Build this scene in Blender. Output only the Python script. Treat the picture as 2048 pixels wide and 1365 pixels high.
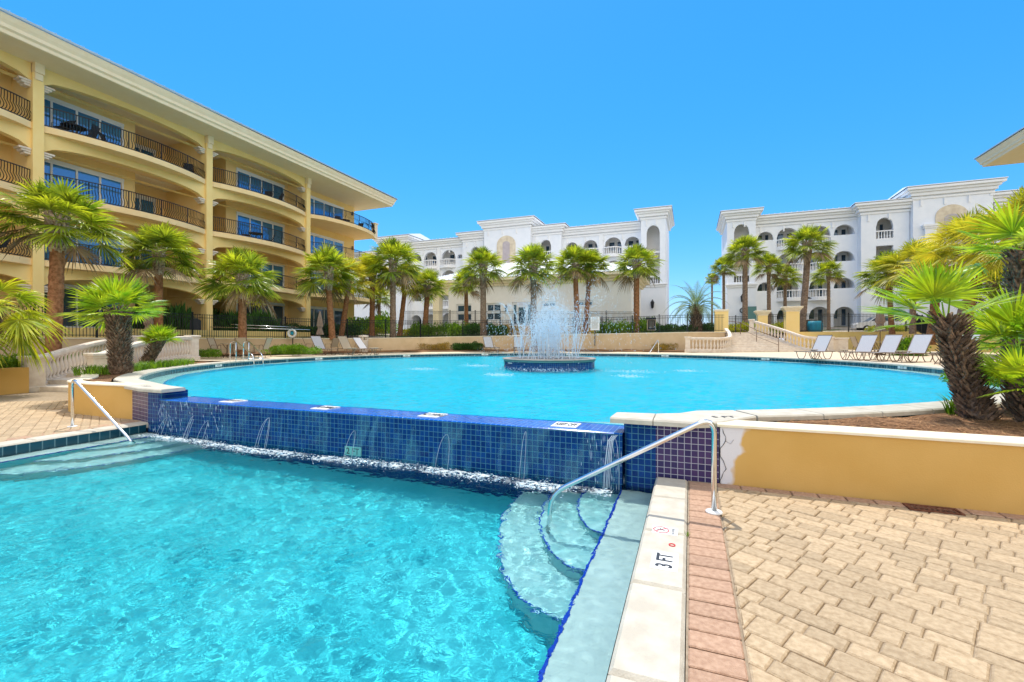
import bpy, math, random
from mathutils import Vector, noise
from math import sin, cos, pi, radians, sqrt, atan2, hypot
random.seed(7)
SC = bpy.context.scene
COL = SC.collection
for o in list(bpy.data.objects): bpy.data.objects.remove(o)

# ------------------------------------------------------------------ camera
EYE = 1.58
cam = bpy.data.objects.new('camera', bpy.data.cameras.new('camera')); COL.objects.link(cam)
cam.location = (0, 0, EYE); cam.rotation_euler = (pi/2, 0, 0)
cam.data.lens = 16.0; cam.data.sensor_width = 36.0
cam.data.shift_y = -2.5/2048
cam.data.clip_start = 0.05; cam.data.clip_end = 3000
SC.camera = cam
# ------------------------------------------------------------------ sky and sun
SUN_EL, SUN_AZ = 65.0, -9.0          # azimuth in degrees from +Y (positive towards +X)
w = bpy.data.worlds.new('World'); SC.world = w; w.use_nodes = True
wn = w.node_tree.nodes; wl = w.node_tree.links
bg = wn['Background']
sky = wn.new('ShaderNodeTexSky'); sky.sky_type = 'NISHITA'; sky.sun_disc = False
sky.sun_elevation = radians(SUN_EL); sky.sun_rotation = radians(SUN_AZ)
sky.altitude = 0; sky.air_density = 1.0; sky.dust_density = 0.15; sky.ozone_density = 3.5
hs = wn.new('ShaderNodeHueSaturation'); hs.inputs['Saturation'].default_value = 1.45; hs.inputs['Hue'].default_value = 0.485
hs.inputs['Value'].default_value = 1.0
mxs = wn.new('ShaderNodeMix'); mxs.data_type = 'RGBA'; mxs.inputs[0].default_value = .62; mxs.inputs[7].default_value = (.34, 1.32, 3.7, 1)
wl.new(sky.outputs[0], hs.inputs['Color']); wl.new(hs.outputs[0], mxs.inputs[6]); 
# added fill light: bright white patch in the sky overhead and behind the viewer
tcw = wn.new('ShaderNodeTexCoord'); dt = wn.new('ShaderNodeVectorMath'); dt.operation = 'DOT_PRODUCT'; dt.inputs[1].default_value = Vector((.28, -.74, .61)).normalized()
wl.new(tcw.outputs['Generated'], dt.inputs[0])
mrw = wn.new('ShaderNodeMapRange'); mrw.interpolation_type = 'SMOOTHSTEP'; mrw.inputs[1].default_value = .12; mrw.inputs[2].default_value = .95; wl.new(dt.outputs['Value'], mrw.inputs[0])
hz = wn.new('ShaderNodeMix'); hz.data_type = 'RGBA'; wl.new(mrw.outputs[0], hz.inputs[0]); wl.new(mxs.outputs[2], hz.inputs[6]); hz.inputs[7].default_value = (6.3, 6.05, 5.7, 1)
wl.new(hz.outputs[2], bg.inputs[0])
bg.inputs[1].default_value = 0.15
sl = bpy.data.lights.new('sun', 'SUN'); sl.energy = 2.4; sl.angle = radians(0.5); sl.color = (1.0, 0.955, 0.88)
so = bpy.data.objects.new('sun', sl); COL.objects.link(so)
sd = Vector((sin(radians(SUN_AZ))*cos(radians(SUN_EL)), cos(radians(SUN_AZ))*cos(radians(SUN_EL)), sin(radians(SUN_EL))))
so.rotation_euler = sd.to_track_quat('Z', 'Y').to_euler(); so.location = (0, 0, 40)
SC.view_settings.view_transform = 'Standard'; SC.view_settings.look = 'None'
SC.view_settings.exposure = 0.82; SC.view_settings.gamma = 1.0
SC.render.engine = 'CYCLES'
SC.cycles.max_bounces = 8; SC.cycles.transparent_max_bounces = 24
SC.cycles.transmission_bounces = 6; SC.cycles.diffuse_bounces = 4; SC.cycles.glossy_bounces = 3

# ------------------------------------------------------------------ site frame: t runs along the weir, s away from the camera
F, CU, CV = 910.0, 1024.0, 680.0
nn = hypot(356, 910); DX, DY = 356/nn, 910/nn
RS = -atan2(DX, DY)
def W(t, s): return (DY*t + DX*s, -DX*t + DY*s)
def S(X, Y): return (DY*X - DX*Y, DX*X + DY*Y)
def at(u, Y): return S((u-CU)/F*Y, Y)                   # site point on the sight line of column u at depth Y
def tu(u, s):                                           # t where column u meets the plane s
    k = (u-CU)/F
    return s*(k*DY-DX)/(DY+k*DX)
def zv(v, t, s):                                        # height seen at row v above the site point
    return EYE + (CV-v)/F*W(t, s)[1]
C0 = (-5.6, 18.3)                                       # centre of the round pool

ORG = {}
def tag(o, label=None, cat=None, group=None, kind=None):
    if label: o['label'] = label
    if cat: o['category'] = cat
    if group: o['group'] = group
    if kind: o['kind'] = kind
    return o
def thing(name, label, cat, t, s, z=0.0, rot=0.0, group=None, local=False):
    o = bpy.data.objects.new(name, None); COL.objects.link(o)
    X, Y = W(t, s); o.location = (X, Y, z); o.rotation_euler = (0, 0, RS+rot)
    o.empty_display_size = 0.2
    ORG[o.name] = (0, 0, 0) if local else (t, s, z)
    return tag(o, label, cat, group)
def dup(root, t, s, z, rot=0.0, label=None, scale=None):
    r = root.copy(); COL.objects.link(r); X, Y = W(t, s)
    r.location = (X, Y, z); r.rotation_euler = (0, 0, RS+rot); ORG[r.name] = (0, 0, 0)
    if label: r['label'] = label
    if scale: r.scale = (scale,)*3
    def rec(a, b):
        for ch in list(a.children):
            c = ch.copy(); COL.objects.link(c); c.parent = b; rec(ch, c)
    rec(root, r)
    return r

class MB:
    def __init__(self): self.v = []; self.f = []; self.m = []; self.sm = []
    def add(self, vs, fs, m=0, smooth=False):
        n = len(self.v); self.v += [tuple(p) for p in vs]
        for f in fs: self.f.append([i+n for i in f]); self.m.append(m); self.sm.append(smooth)
        return self
    def quad(self, a, b, c, d, m=0): return self.add([a, b, c, d], [(0, 1, 2, 3)], m)
    def box(self, x0, x1, y0, y1, z0, z1, m=0, bev=0.0):
        if bev <= 0:
            vs = [(x, y, z) for z in (z0, z1) for y in (y0, y1) for x in (x0, x1)]
            return self.add(vs, [(0, 2, 3, 1), (4, 5, 7, 6), (0, 1, 5, 4), (2, 6, 7, 3), (0, 4, 6, 2), (1, 3, 7, 5)], m)
        b = bev; P = []
        for z, i in ((z0, b), (z0+b, 0), (z1-b, 0), (z1, b)):
            xa, xb, ya, yb = x0+i, x1-i, y0+i, y1-i
            if i == 0: P += [(x0+b, y0, z), (x1-b, y0, z), (x1, y0+b, z), (x1, y1-b, z), (x1-b, y1, z), (x0+b, y1, z), (x0, y1-b, z), (x0, y0+b, z)]
            else: P += [(xa, ya, z), (xb, ya, z), (xb, ya, z), (xb, yb, z), (xb, yb, z), (xa, yb, z), (xa, yb, z), (xa, ya, z)]
        fs = [(7, 6, 5, 4, 3, 2, 1, 0)]
        for k in range(3):
            for j in range(8): fs.append((k*8+j, k*8+(j+1) % 8, k*8+8+(j+1) % 8, k*8+8+j))
        fs.append(tuple(24+j for j in range(8)))
        return self.add(P, fs, m)
    def prism(self, poly, z0, z1, m=0, bev=0.0, bottom=True):
        n = len(poly); a = sum(poly[i][0]*poly[(i+1) % n][1]-poly[(i+1) % n][0]*poly[i][1] for i in range(n))
        if a < 0: poly = poly[::-1]
        zf = (lambda p: z1) if not callable(z1) else (lambda p: z1(p[0], p[1]))
        rings = [[(p[0], p[1], z0) for p in poly]]
        if bev > 0:
            rings.append([(p[0], p[1], zf(p)-bev) for p in poly]); rings.append([(p[0], p[1], zf(p)) for p in inset(poly, bev)])
        else: rings.append([(p[0], p[1], zf(p)) for p in poly])
        vs = [v for r in rings for v in r]; fs = []
        for k in range(len(rings)-1):
            for j in range(n): fs.append((k*n+j, k*n+(j+1) % n, (k+1)*n+(j+1) % n, (k+1)*n+j))
        fs.append(tuple((len(rings)-1)*n+j for j in range(n)))
        if bottom: fs.append(tuple(range(n-1, -1, -1)))
        return self.add(vs, fs, m)
    def tube(self, pts, r, n=8, m=0, smooth=True, cap=True):
        pts = [Vector(p) for p in pts]; N = len(pts); vs = []; fs = []
        rr = r if isinstance(r, (list, tuple)) else [r]*N
        up = None
        for i, p in enumerate(pts):
            d = (pts[min(i+1, N-1)]-pts[max(i-1, 0)]).normalized()
            if up is None:
                a = Vector((0, 0, 1)) if abs(d.z) < .9 else Vector((1, 0, 0)); up = d.cross(a).normalized()
            u = (up-d*up.dot(d)).normalized(); up = u; q = d.cross(u)
            for k in range(n):
                a = 2*pi*(k+.5)/n; vs.append(p+(u*cos(a)+q*sin(a))*rr[i])
        for i in range(N-1):
            for k in range(n): fs.append((i*n+k, i*n+(k+1) % n, (i+1)*n+(k+1) % n, (i+1)*n+k))
        if cap: fs += [tuple(range(n-1, -1, -1)), tuple((N-1)*n+k for k in range(n))]
        return self.add(vs, fs, m, smooth)
    def lathe(self, prof, c=(0, 0, 0), n=12, m=0, smooth=True):
        vs = []; fs = []
        for r, z in prof:
            for k in range(n):
                a = 2*pi*k/n; vs.append((c[0]+r*cos(a), c[1]+r*sin(a), c[2]+z))
        for i in range(len(prof)-1):
            for k in range(n): fs.append((i*n+k, i*n+(k+1) % n, (i+1)*n+(k+1) % n, (i+1)*n+k))
        fs += [tuple(range(n-1, -1, -1)), tuple((len(prof)-1)*n+k for k in range(n))]
        return self.add(vs, fs, m, smooth)
    def build(self, name, mats, parent=None, origin=None, smooth=None):
        me = bpy.data.meshes.new(name)
        o = bpy.data.objects.new(name, me); COL.objects.link(o)
        if parent is not None: org = ORG.get(parent.name, (0, 0, 0)); o.parent = parent; ORG[o.name] = org
        else:
            org = origin or (0, 0, 0); X, Y = W(org[0], org[1])
            o.location = (X, Y, org[2]); o.rotation_euler = (0, 0, RS); ORG[o.name] = org
        me.from_pydata([(p[0]-org[0], p[1]-org[1], p[2]-org[2]) for p in self.v], [], self.f)
        for mt in (mats if isinstance(mats, (list, tuple)) else [mats]): me.materials.append(mt)
        me.polygons.foreach_set('material_index', self.m)
        me.polygons.foreach_set('use_smooth', self.sm if smooth is None else [smooth]*len(self.f))
        me.update(); return o

def inset(poly, d):
    n = len(poly); out = []
    for i in range(n):
        p0, p1, p2 = poly[i-1], poly[i], poly[(i+1) % n]
        e1 = Vector((p1[0]-p0[0], p1[1]-p0[1])); e2 = Vector((p2[0]-p1[0], p2[1]-p1[1]))
        if e1.length < 1e-6 or e2.length < 1e-6: out.append(tuple(p1[:2])); continue
        e1.normalize(); e2.normalize(); n1 = Vector((-e1.y, e1.x)); n2 = Vector((-e2.y, e2.x))
        k = n1+n2
        if k.length < .2: k = n1
        else: k = k/max(.35, (1+n1.dot(n2)))
        out.append((p1[0]+k.x*d, p1[1]+k.y*d))
    return out
def clip(poly, a, b, c):                                   # keep a*x+b*y <= c
    out = []
    for i in range(len(poly)):
        p, q = poly[i-1], poly[i]; dp, dq = a*p[0]+b*p[1]-c, a*q[0]+b*q[1]-c
        if (dp <= 0) != (dq <= 0):
            k = dp/(dp-dq); out.append((p[0]+(q[0]-p[0])*k, p[1]+(q[1]-p[1])*k))
        if dq <= 0: out.append(q)
    return out
def offs(path, d):                                         # parallel of an open path, to its left
    out = []
    for i in range(len(path)):
        a = path[max(i-1, 0)]; b = path[min(i+1, len(path)-1)]
        e = Vector((b[0]-a[0], b[1]-a[1])).normalized(); out.append((path[i][0]-e.y*d, path[i][1]+e.x*d))
    return out
def strip(mb, pa, pb, z0, z1, m=0, bev=0):                 # solid wall between two parallel paths; z may be functions of index
    f0 = z0 if callable(z0) else (lambda i: z0); f1 = z1 if callable(z1) else (lambda i: z1)
    n = len(pa); vs = []; fs = []
    for i in range(n):
        a, b = pa[i], pb[i]; e = Vector((b[0]-a[0], b[1]-a[1])); L = e.length or 1; e = e/L*bev
        vs += [(a[0], a[1], f0(i)), (a[0], a[1], f1(i)-bev), (a[0]+e.x, a[1]+e.y, f1(i)), (b[0]-e.x, b[1]-e.y, f1(i)), (b[0], b[1], f1(i)-bev), (b[0], b[1], f0(i))]
    for i in range(n-1):
        for k in range(6): fs.append((i*6+k, i*6+6+k, i*6+6+(k+1) % 6, i*6+(k+1) % 6))
    fs += [(5, 4, 3, 2, 1, 0), tuple((n-1)*6+k for k in range(6))]
    mb.add(vs, fs, m)
def smoothpath(pts, k=6):
    out = []
    for i in range(len(pts)-1):
        p0, p1, p2, p3 = pts[max(i-1, 0)], pts[i], pts[i+1], pts[min(i+2, len(pts)-1)]
        for j in range(k):
            x = j/k; out.append(tuple(.5*((2*b)+(-a+c)*x+(2*a-5*b+4*c-d)*x*x+(-a+3*b-3*c+d)*x**3) for a, b, c, d in zip(p0, p1, p2, p3)))
    out.append(tuple(pts[-1])); return out
def arc(c, r, a0, a1, n): return [(c[0]+r*cos(a0+(a1-a0)*i/n), c[1]+r*sin(a0+(a1-a0)*i/n)) for i in range(n+1)]

# ------------------------------------------------------------------ materials
def mat(name, c1, c2=None, scale=4.0, rough=.7, bump=0.0, bscale=40.0, metal=0.0, island=0.0, detail=5, spec=.3, rampw=(.35, .65), trans=None, coat=0):
    m = bpy.data.materials.new(name); m.use_nodes = True; N = m.node_tree.nodes; L = m.node_tree.links
    b = N['Principled BSDF']; b.inputs['Roughness'].default_value = rough; b.inputs['Metallic'].default_value = metal
    b.inputs['Specular IOR Level'].default_value = spec
    if coat: b.inputs['Coat Weight'].default_value = coat; b.inputs['Coat Roughness'].default_value = .05
    b.inputs['Base Color'].default_value = (*c1, 1)
    tc = N.new('ShaderNodeTexCoord'); out = None
    if c2 is not None:
        nz = N.new('ShaderNodeTexNoise'); nz.inputs['Scale'].default_value = scale; nz.inputs['Detail'].default_value = detail
        L.new(tc.outputs['Object'], nz.inputs['Vector'])
        r = N.new('ShaderNodeValToRGB'); r.color_ramp.elements[0].position = rampw[0]; r.color_ramp.elements[1].position = rampw[1]
        r.color_ramp.elements[0].color = (*c1, 1); r.color_ramp.elements[1].color = (*c2, 1)
        L.new(nz.outputs['Fac'], r.inputs['Fac']); out = r.outputs['Color']
    if island:
        g = N.new('ShaderNodeNewGeometry'); mr = N.new('ShaderNodeMapRange'); mr.inputs[3].default_value = 1-island; mr.inputs[4].default_value = 1+island
        L.new(g.outputs['Random Per Island'], mr.inputs[0])
        mx = N.new('ShaderNodeMix'); mx.data_type = 'RGBA'; mx.blend_type = 'MULTIPLY'; mx.inputs[0].default_value = 1
        if out: L.new(out, mx.inputs[6])
        else: mx.inputs[6].default_value = (*c1, 1)
        cmb = N.new('ShaderNodeCombineColor'); [L.new(mr.outputs[0], cmb.inputs[i]) for i in range(3)]
        L.new(cmb.outputs[0], mx.inputs[7]); out = mx.outputs[2]
    if out: L.new(out, b.inputs['Base Color'])
    if bump:
        n2 = N.new('ShaderNodeTexNoise'); n2.inputs['Scale'].default_value = bscale; n2.inputs['Detail'].default_value = 4
        L.new(tc.outputs['Object'], n2.inputs['Vector'])
        bp = N.new('ShaderNodeBump'); bp.inputs['Strength'].default_value = bump; bp.inputs['Distance'].default_value = .02
        L.new(n2.outputs['Fac'], bp.inputs['Height']); L.new(bp.outputs[0], b.inputs['Normal'])
    if trans:
        t = N.new('ShaderNodeBsdfTranslucent'); mix = N.new('ShaderNodeMixShader'); mix.inputs[0].default_value = trans[1]
        if out:
            m2 = N.new('ShaderNodeMix'); m2.data_type = 'RGBA'; m2.blend_type = 'MULTIPLY'; m2.inputs[0].default_value = 1
            L.new(out, m2.inputs[6]); m2.inputs[7].default_value = (*trans[0], 1); L.new(m2.outputs[2], t.inputs[0])
        else: t.inputs[0].default_value = (*trans[0], 1)
        L.new(b.outputs[0], mix.inputs[1]); L.new(t.outputs[0], mix.inputs[2]); L.new(mix.outputs[0], N['Material Output'].inputs[0])
    return m
def tilemat(name, ca, cb, grout, pitch, rough=.15, spec=.5, axes=(1, 0, 1)):
    """square glazed tiles: grid cut from object coordinates; axes scales which coordinates carry joints"""
    m = bpy.data.materials.new(name); m.use_nodes = True; N = m.node_tree.nodes; L = m.node_tree.links
    b = N['Principled BSDF']; b.inputs['Roughness'].default_value = rough; b.inputs['Specular IOR Level'].default_value = spec
    tc = N.new('ShaderNodeTexCoord'); sx = N.new('ShaderNodeSeparateXYZ'); L.new(tc.outputs['Object'], sx.inputs[0])
    cur = None
    for i in range(3):
        if not axes[i]: continue
        d = N.new('ShaderNodeMath'); d.operation = 'DIVIDE'; L.new(sx.outputs[i], d.inputs[0]); d.inputs[1].default_value = pitch
        a0 = N.new('ShaderNodeMath'); a0.operation = 'ADD'; L.new(d.outputs[0], a0.inputs[0]); a0.inputs[1].default_value = .31
        fr = N.new('ShaderNodeMath'); fr.operation = 'FRACT'; L.new(a0.outputs[0], fr.inputs[0])
        pp = N.new('ShaderNodeMath'); pp.operation = 'PINGPONG'; L.new(fr.outputs[0], pp.inputs[0]); pp.inputs[1].default_value = .5
        cur2 = pp.outputs[0]
        if cur is None: cur = cur2
        else:
            mn = N.new('ShaderNodeMath'); mn.operation = 'MINIMUM'; L.new(cur, mn.inputs[0]); L.new(cur2, mn.inputs[1]); cur = mn.outputs[0]
    r = N.new('ShaderNodeMapRange'); r.inputs[1].default_value = .035; r.inputs[2].default_value = .06; L.new(cur, r.inputs[0])
    sn = N.new('ShaderNodeVectorMath'); sn.operation = 'SNAP'; sn.inputs[1].default_value = (pitch,)*3
    ad = N.new('ShaderNodeVectorMath'); ad.operation = 'ADD'; ad.inputs[1].default_value = (pitch*.31,)*3
    L.new(tc.outputs['Object'], ad.inputs[0]); L.new(ad.outputs[0], sn.inputs[0])
    wn_ = N.new('ShaderNodeTexWhiteNoise'); L.new(sn.outputs[0], wn_.inputs['Vector'])
    mx = N.new('ShaderNodeMix'); mx.data_type = 'RGBA'; L.new(wn_.outputs['Value'], mx.inputs[0]); mx.inputs[6].default_value = (*ca, 1); mx.inputs[7].default_value = (*cb, 1)
    m2 = N.new('ShaderNodeMix'); m2.data_type = 'RGBA'; L.new(r.outputs[0], m2.inputs[0]); m2.inputs[6].default_value = (*grout, 1); L.new(mx.outputs[2], m2.inputs[7])
    L.new(m2.outputs[2], b.inputs['Base Color'])
    bp = N.new('ShaderNodeBump'); bp.inputs['Strength'].default_value = .4; bp.inputs['Distance'].default_value = .003
    L.new(r.outputs[0], bp.inputs['Height']); L.new(bp.outputs[0], b.inputs['Normal'])
    return m
M = dict(
 yellow=mat('yellow_stucco', (.93, .68, .27), (.95, .72, .31), 1.5, .85, .15, 60),
 yellow_in=mat('yellow_wall_inner', (.90, .66, .28), (.93, .69, .32), 1.5, .9, .1, 60),
 cream=mat('cream_trim', (.90, .74, .50), (.93, .78, .55), 3, .7, .1, 60),
 slab=mat('slab_stucco', (.90, .66, .34), (.93, .70, .38), 2, .8),
 soffit=mat('soffit', (.90, .74, .50), (.92, .77, .54), 2, .8),
 plwall=mat('planter_stucco', (.62, .37, .10), (.68, .42, .13), 1.2, .85, .12, 80),
 cap=mat('cast_cap', (.82, .72, .52), (.90, .80, .60), 6, .8, .2, 60),
 coping=mat('coping_stone', (.50, .455, .37), (.60, .555, .46), 7, .75, .25, 90),
 stone=mat('cast_stone', (.66, .56, .46), (.78, .69, .58), 5, .75, .2, 70),
 white=mat('white_stucco', (.80, .83, .88), (.85, .87, .91), 1.2, .85, .08, 40),
 whitetrim=mat('white_trim', (.84, .84, .85), (.88, .88, .88), 3, .7),
 whiteroof=mat('white_metal_roof', (.74, .76, .78), None, rough=.35, metal=.2),
 club=mat('clubhouse_stucco', (.82, .80, .77), (.86, .84, .81), 1.4, .85, .08, 40),
 roof=mat('grey_metal_roof', (.38, .48, .52), (.44, .54, .58), 2, .4, metal=.3),
 iron=mat('black_iron', (.012, .014, .018), None, rough=.4, spec=.4),
 steel=mat('polished_steel', (.72, .74, .74), None, rough=.16, metal=1.0),
 frame=mat('white_window_frame', (.80, .82, .84), None, rough=.5),
 paver=mat('tan_paver', (.40, .29, .175), (.52, .395, .25), 30, .85, .35, 110, island=.13, detail=8),
 brick=mat('pink_paver', (.38, .23, .15), (.50, .325, .22), 30, .85, .35, 110, island=.12, detail=8),
 joint=mat('paver_joint', (.28, .21, .14), (.38, .30, .21), 20, .95),
 deck=mat('deck_sand_paver', (.66, .52, .36), (.74, .60, .43), 14, .85, .2, 60),
 mulch=mat('pine_straw', (.10, .045, .02), (.36, .19, .09), 45, .95, .9, 90, detail=8),
 ground=mat('ground_soil', (.16, .14, .07), (.24, .20, .11), .5, .95),
 grass=mat('terrace_soil', (.42, .36, .29), (.10, .16, .04), .35, .95, rampw=(.52, .60)),
 asphalt=mat('asphalt', (.05, .05, .052), (.07, .07, .07), 3, .9),
 plaster=mat('pool_plaster', (.035, .51, .59), (.085, .63, .70), 1.2, .8),
 plaster2=mat('upper_pool_plaster', (.01, .66, .84), (.02, .72, .88), 1.2, .8),
 ledge=mat('ledge_plaster', (.66, .67, .63), (.74, .74, .70), 5, .8),
 trunk=mat('palm_trunk', (.20, .085, .035), (.40, .19, .09), 9, .95, .9, 30, detail=8),
 trunkg=mat('grey_palm_trunk', (.17, .11, .075), (.34, .24, .17), 8, .95, .9, 30, detail=8),
 boots=mat('palm_boots', (.20, .13, .08), (.50, .40, .29), 14, .9, .3, 40, island=.35),
 hair=mat('palm_fibre', (.09, .06, .04), (.27, .18, .12), 18, .95, .8, 50, island=.5),
 leafA=mat('sabal_leaf', (.12, .20, .022), (.40, .46, .045), 2.6, .36, island=.55, spec=.35, trans=((1.9, 1.7, .6), .38)),
 leafB=mat('fan_palm_leaf', (.12, .27, .02), (.38, .47, .035), 2.6, .36, island=.45, spec=.35, trans=((1.9, 1.7, .5), .42)),
 leafC=mat('pindo_leaf', (.13, .20, .09), (.22, .30, .13), 1.6, .5, island=.3, trans=((1.6, 1.6, .9), .3)),
 leafL=mat('lime_fan_leaf', (.20, .30, .025), (.46, .48, .045), 2.0, .40, island=.45, trans=((1.8, 1.6, .5), .38)),
 dead=mat('dead_frond', (.22, .15, .08), (.36, .26, .15), 4, .8, island=.4),
 leafY=mat('yellow_fan_leaf', (.30, .35, .04), (.58, .52, .06), 1.8, .42, island=.35, trans=((1.7, 1.5, .5), .38)),
 bush=mat('hedge_leaf', (.07, .17, .012), (.20, .34, .02), 3, .5, island=.4, trans=((1.7, 1.6, .4), .3)),
 bushY=mat('yellow_bush_leaf', (.24, .30, .02), (.48, .46, .03), 4, .5, island=.35, trans=((1.5, 1.4, .4), .3)),
 bushD=mat('dark_bush_leaf', (.02, .07, .015), (.06, .15, .02), 3, .5, island=.5, trans=((1.5, 1.6, .6), .2)),
 bushO=mat('lantana_leaf', (.16, .18, .04), (.55, .30, .03), 10, .6, island=.4),
 sling=mat('white_sling', (.56, .55, .57), (.62, .61, .63), 30, .7, trans=((.8, .8, .85), .2)),
 slingtan=mat('tan_sling', (.50, .40, .28), (.55, .45, .32), 30, .7, trans=((.8, .8, .8), .2)),
 bronze=mat('bronze_frame', (.20, .13, .085), None, rough=.5),
 canvas=mat('brown_canvas', (.24, .17, .13), (.29, .21, .16), 12, .9, .3, 30),
 stepplaster=mat('step_plaster', (.36, .60, .60), (.50, .70, .69), 7, .8),
 rimstone=mat('rim_stone', (.30, .26, .23), (.40, .35, .31), 6, .7),
 grating=mat('dark_grating', (.05, .055, .06), (.22, .22, .22), 25, .7, rampw=(.45, .55)),
 teal=mat('teal_box', (.12, .25, .24), None, rough=.8),
 blue=mat('blue_plastic', (.02, .30, .45), None, rough=.5),
 lineblue=mat('blue_edge_tile', (.008, .04, .42), (.01, .06, .55), 30, .25),
 black=mat('black_ink', (.02, .022, .03), None, rough=.7),
 red=mat('red_ink', (.60, .04, .05), None, rough=.7),
 markw=mat('marker_tile', (.78, .78, .76), (.82, .82, .80), 20, .5),
 slate=mat('slate_board', (.035, .042, .055), None, rough=.7),
 carw=mat('white_car_paint', (.75, .77, .80), None, rough=.25, coat=1),
 rubber=mat('rubber', (.015, .015, .015), None, rough=.8),
 limest=mat('limestone_panel', (.62, .52, .38), (.76, .66, .50), 2.5, .85, .2, 20),
 mauve=mat('mauve_panel', (.46, .40, .42), (.52, .46, .47), 2.5, .85),
 rust=mat('rusty_iron', (.12, .04, .02), (.22, .09, .05), 30, .9, .5, 60),
 tile=tilemat('cobalt_tile', (.004, .028, .14), (.006, .05, .22), (.07, .22, .30), .0725, spec=.15),
 tiletop=tilemat('cobalt_top_tile', (.002, .085, .46), (.004, .14, .60), (.14, .36, .62), .0725, spec=.2, axes=(1, 1, 0)),
 tilep=tilemat('violet_tile', (.035, .03, .10), (.075, .045, .13), (.42, .42, .48), .0725, spec=.15, axes=(1, 0, 1)),
 tileband=tilemat('teal_band_tile', (.006, .05, .085), (.01, .07, .11), (.12, .22, .26), .15, axes=(1, 1, 0)),
)
def glassmat(name, c, rough=.04):
    m = bpy.data.materials.new(name); m.use_nodes = True; b = m.node_tree.nodes['Principled BSDF']
    b.inputs['Base Color'].default_value = (*c, 1); b.inputs['Roughness'].default_value = rough; b.inputs['Specular IOR Level'].default_value = 1.0
    b.inputs['Metallic'].default_value = .35
    return m
M['glass'] = glassmat('window_glass', (.05, .10, .16)); M['glassb'] = glassmat('blue_window_glass', (.06, .26, .55), .06)
def watermat(name, tint, bumps, sheen=.55):
    m = bpy.data.materials.new(name); m.use_nodes = True; N = m.node_tree.nodes; L = m.node_tree.links
    for n in list(N):
        if n.type == 'BSDF_PRINCIPLED': N.remove(n)
    g = N.new('ShaderNodeBsdfGlossy'); g.inputs['Roughness'].default_value = .06
    r = N.new('ShaderNodeBsdfRefraction'); r.inputs['IOR'].default_value = 1.33; r.inputs['Roughness'].default_value = 0; r.inputs['Color'].default_value = (*tint, 1)
    fr = N.new('ShaderNodeFresnel'); fr.inputs['IOR'].default_value = 1.33
    mx = N.new('ShaderNodeMixShader'); L.new(r.outputs[0], mx.inputs[1]); L.new(g.outputs[0], mx.inputs[2])
    k = N.new('ShaderNodeMath'); k.operation = 'MULTIPLY'; k.inputs[1].default_value = sheen; L.new(fr.outputs[0], k.inputs[0]); L.new(k.outputs[0], mx.inputs[0])
    tc = N.new('ShaderNodeTexCoord'); prev = None
    for sc, st, ds in bumps:
        nz = N.new('ShaderNodeTexNoise'); nz.inputs['Scale'].default_value = sc; nz.inputs['Detail'].default_value = 3; nz.inputs['Distortion'].default_value = .6
        L.new(tc.outputs['Object'], nz.inputs['Vector'])
        bp = N.new('ShaderNodeBump'); bp.inputs['Strength'].default_value = st; bp.inputs['Distance'].default_value = ds
        L.new(nz.outputs['Fac'], bp.inputs['Height'])
        if prev: L.new(prev, bp.inputs['Normal'])
        prev = bp.outputs[0]
    for n in (g, r, fr): L.new(prev, n.inputs['Normal'])
    L.new(mx.outputs[0], N['Material Output'].inputs[0])
    return m
M['water'] = watermat('pool_water', (.80, .97, .98), ((9, .5, .02),))
M['water2'] = watermat('upper_pool_water', (.70, .97, .99), ((2.2, .6, .05), (7, 1.0, .05), (24, .8, .016)), .75)

# ------------------------------------------------------------------ ground, terrace, decks
def struct(mb, name, mats, **k): o = mb.build(name, mats, **k); o['kind'] = 'structure'; return o
g = MB(); g.quad((-900, -900, -1.7), (900, -900, -1.7), (900, 900, -1.7), (-900, 900, -1.7)); struct(g, 'ground', M['ground'])
WP = [(-24.4, -10, 1.60), (-24.4, 2, 1.60), (-24.3, 10, 1.62), (-24.0, 16, 1.62), (-23.1, 21, 1.62), (-21.7, 24.8, 1.63), (-18.9, 29.5, 1.72),
      (-16.5, 31.7, 1.80), (-13.2, 33.6, 1.86), (-8.6, 35.2, 1.97), (-4.1, 35.5, 2.04), (-.15, 35.1, 2.09), (2.4, 36.6, 2.11)]
STT = [S(16.0, 34.6), S(18.3, 34.6)]
WR = [(*at(1592, 35.6), 2.2), (*at(1700, 36.4), 2.22), (*at(1815, 36.9), 2.24), (*at(1838, 37.6), 2.24), (*at(1900, 39), 2.2), (*at(2048, 40), 2.15), (38, 30, 2.0)]
edge = WP + [(*at(1446, 34.2), 2.12), (*STT[0], 2.12), (*STT[1], 2.12), (*at(1545, 34.8), 2.15)] + WR + [(44, 10, 1.6)]
def terr(x, y, z0, k):
    far = min(1, max(0, (y-51)/9.0)) if x > -24 else 0
    zt = 2.12 + 1.1*far + .15*min(1, max(0, (y-55)/40)) if x > -24 else 2.15
    return z0 - .05 + (zt - z0)*k
g = MB(); rows = [(0, 0), (.8, .02), (3, .35), (7, 1), (14, 1), (30, 1), (60, 1), (130, 1), (500, 1)]
vs = []
for x, y, z in edge:
    d = Vector((x-C0[0], y-C0[1])).normalized()
    if y < 3: d = Vector((1 if x > 0 else -1, 0))
    for r, k in rows: px, py = x+d.x*r, y+d.y*r; vs.append((px, py, terr(px, py, z, k)))
nr = len(rows); g.add(vs, [(i*nr+j, i*nr+j+1, i*nr+nr+j+1, i*nr+nr+j) for i in range(len(edge)-1) for j in range(nr-1)])
struct(g, 'terrace_ground', M['grass'])
def zdeck(x, y): return .655 + .014*max(0, hypot(x-C0[0], y-C0[1])-13.7)
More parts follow.
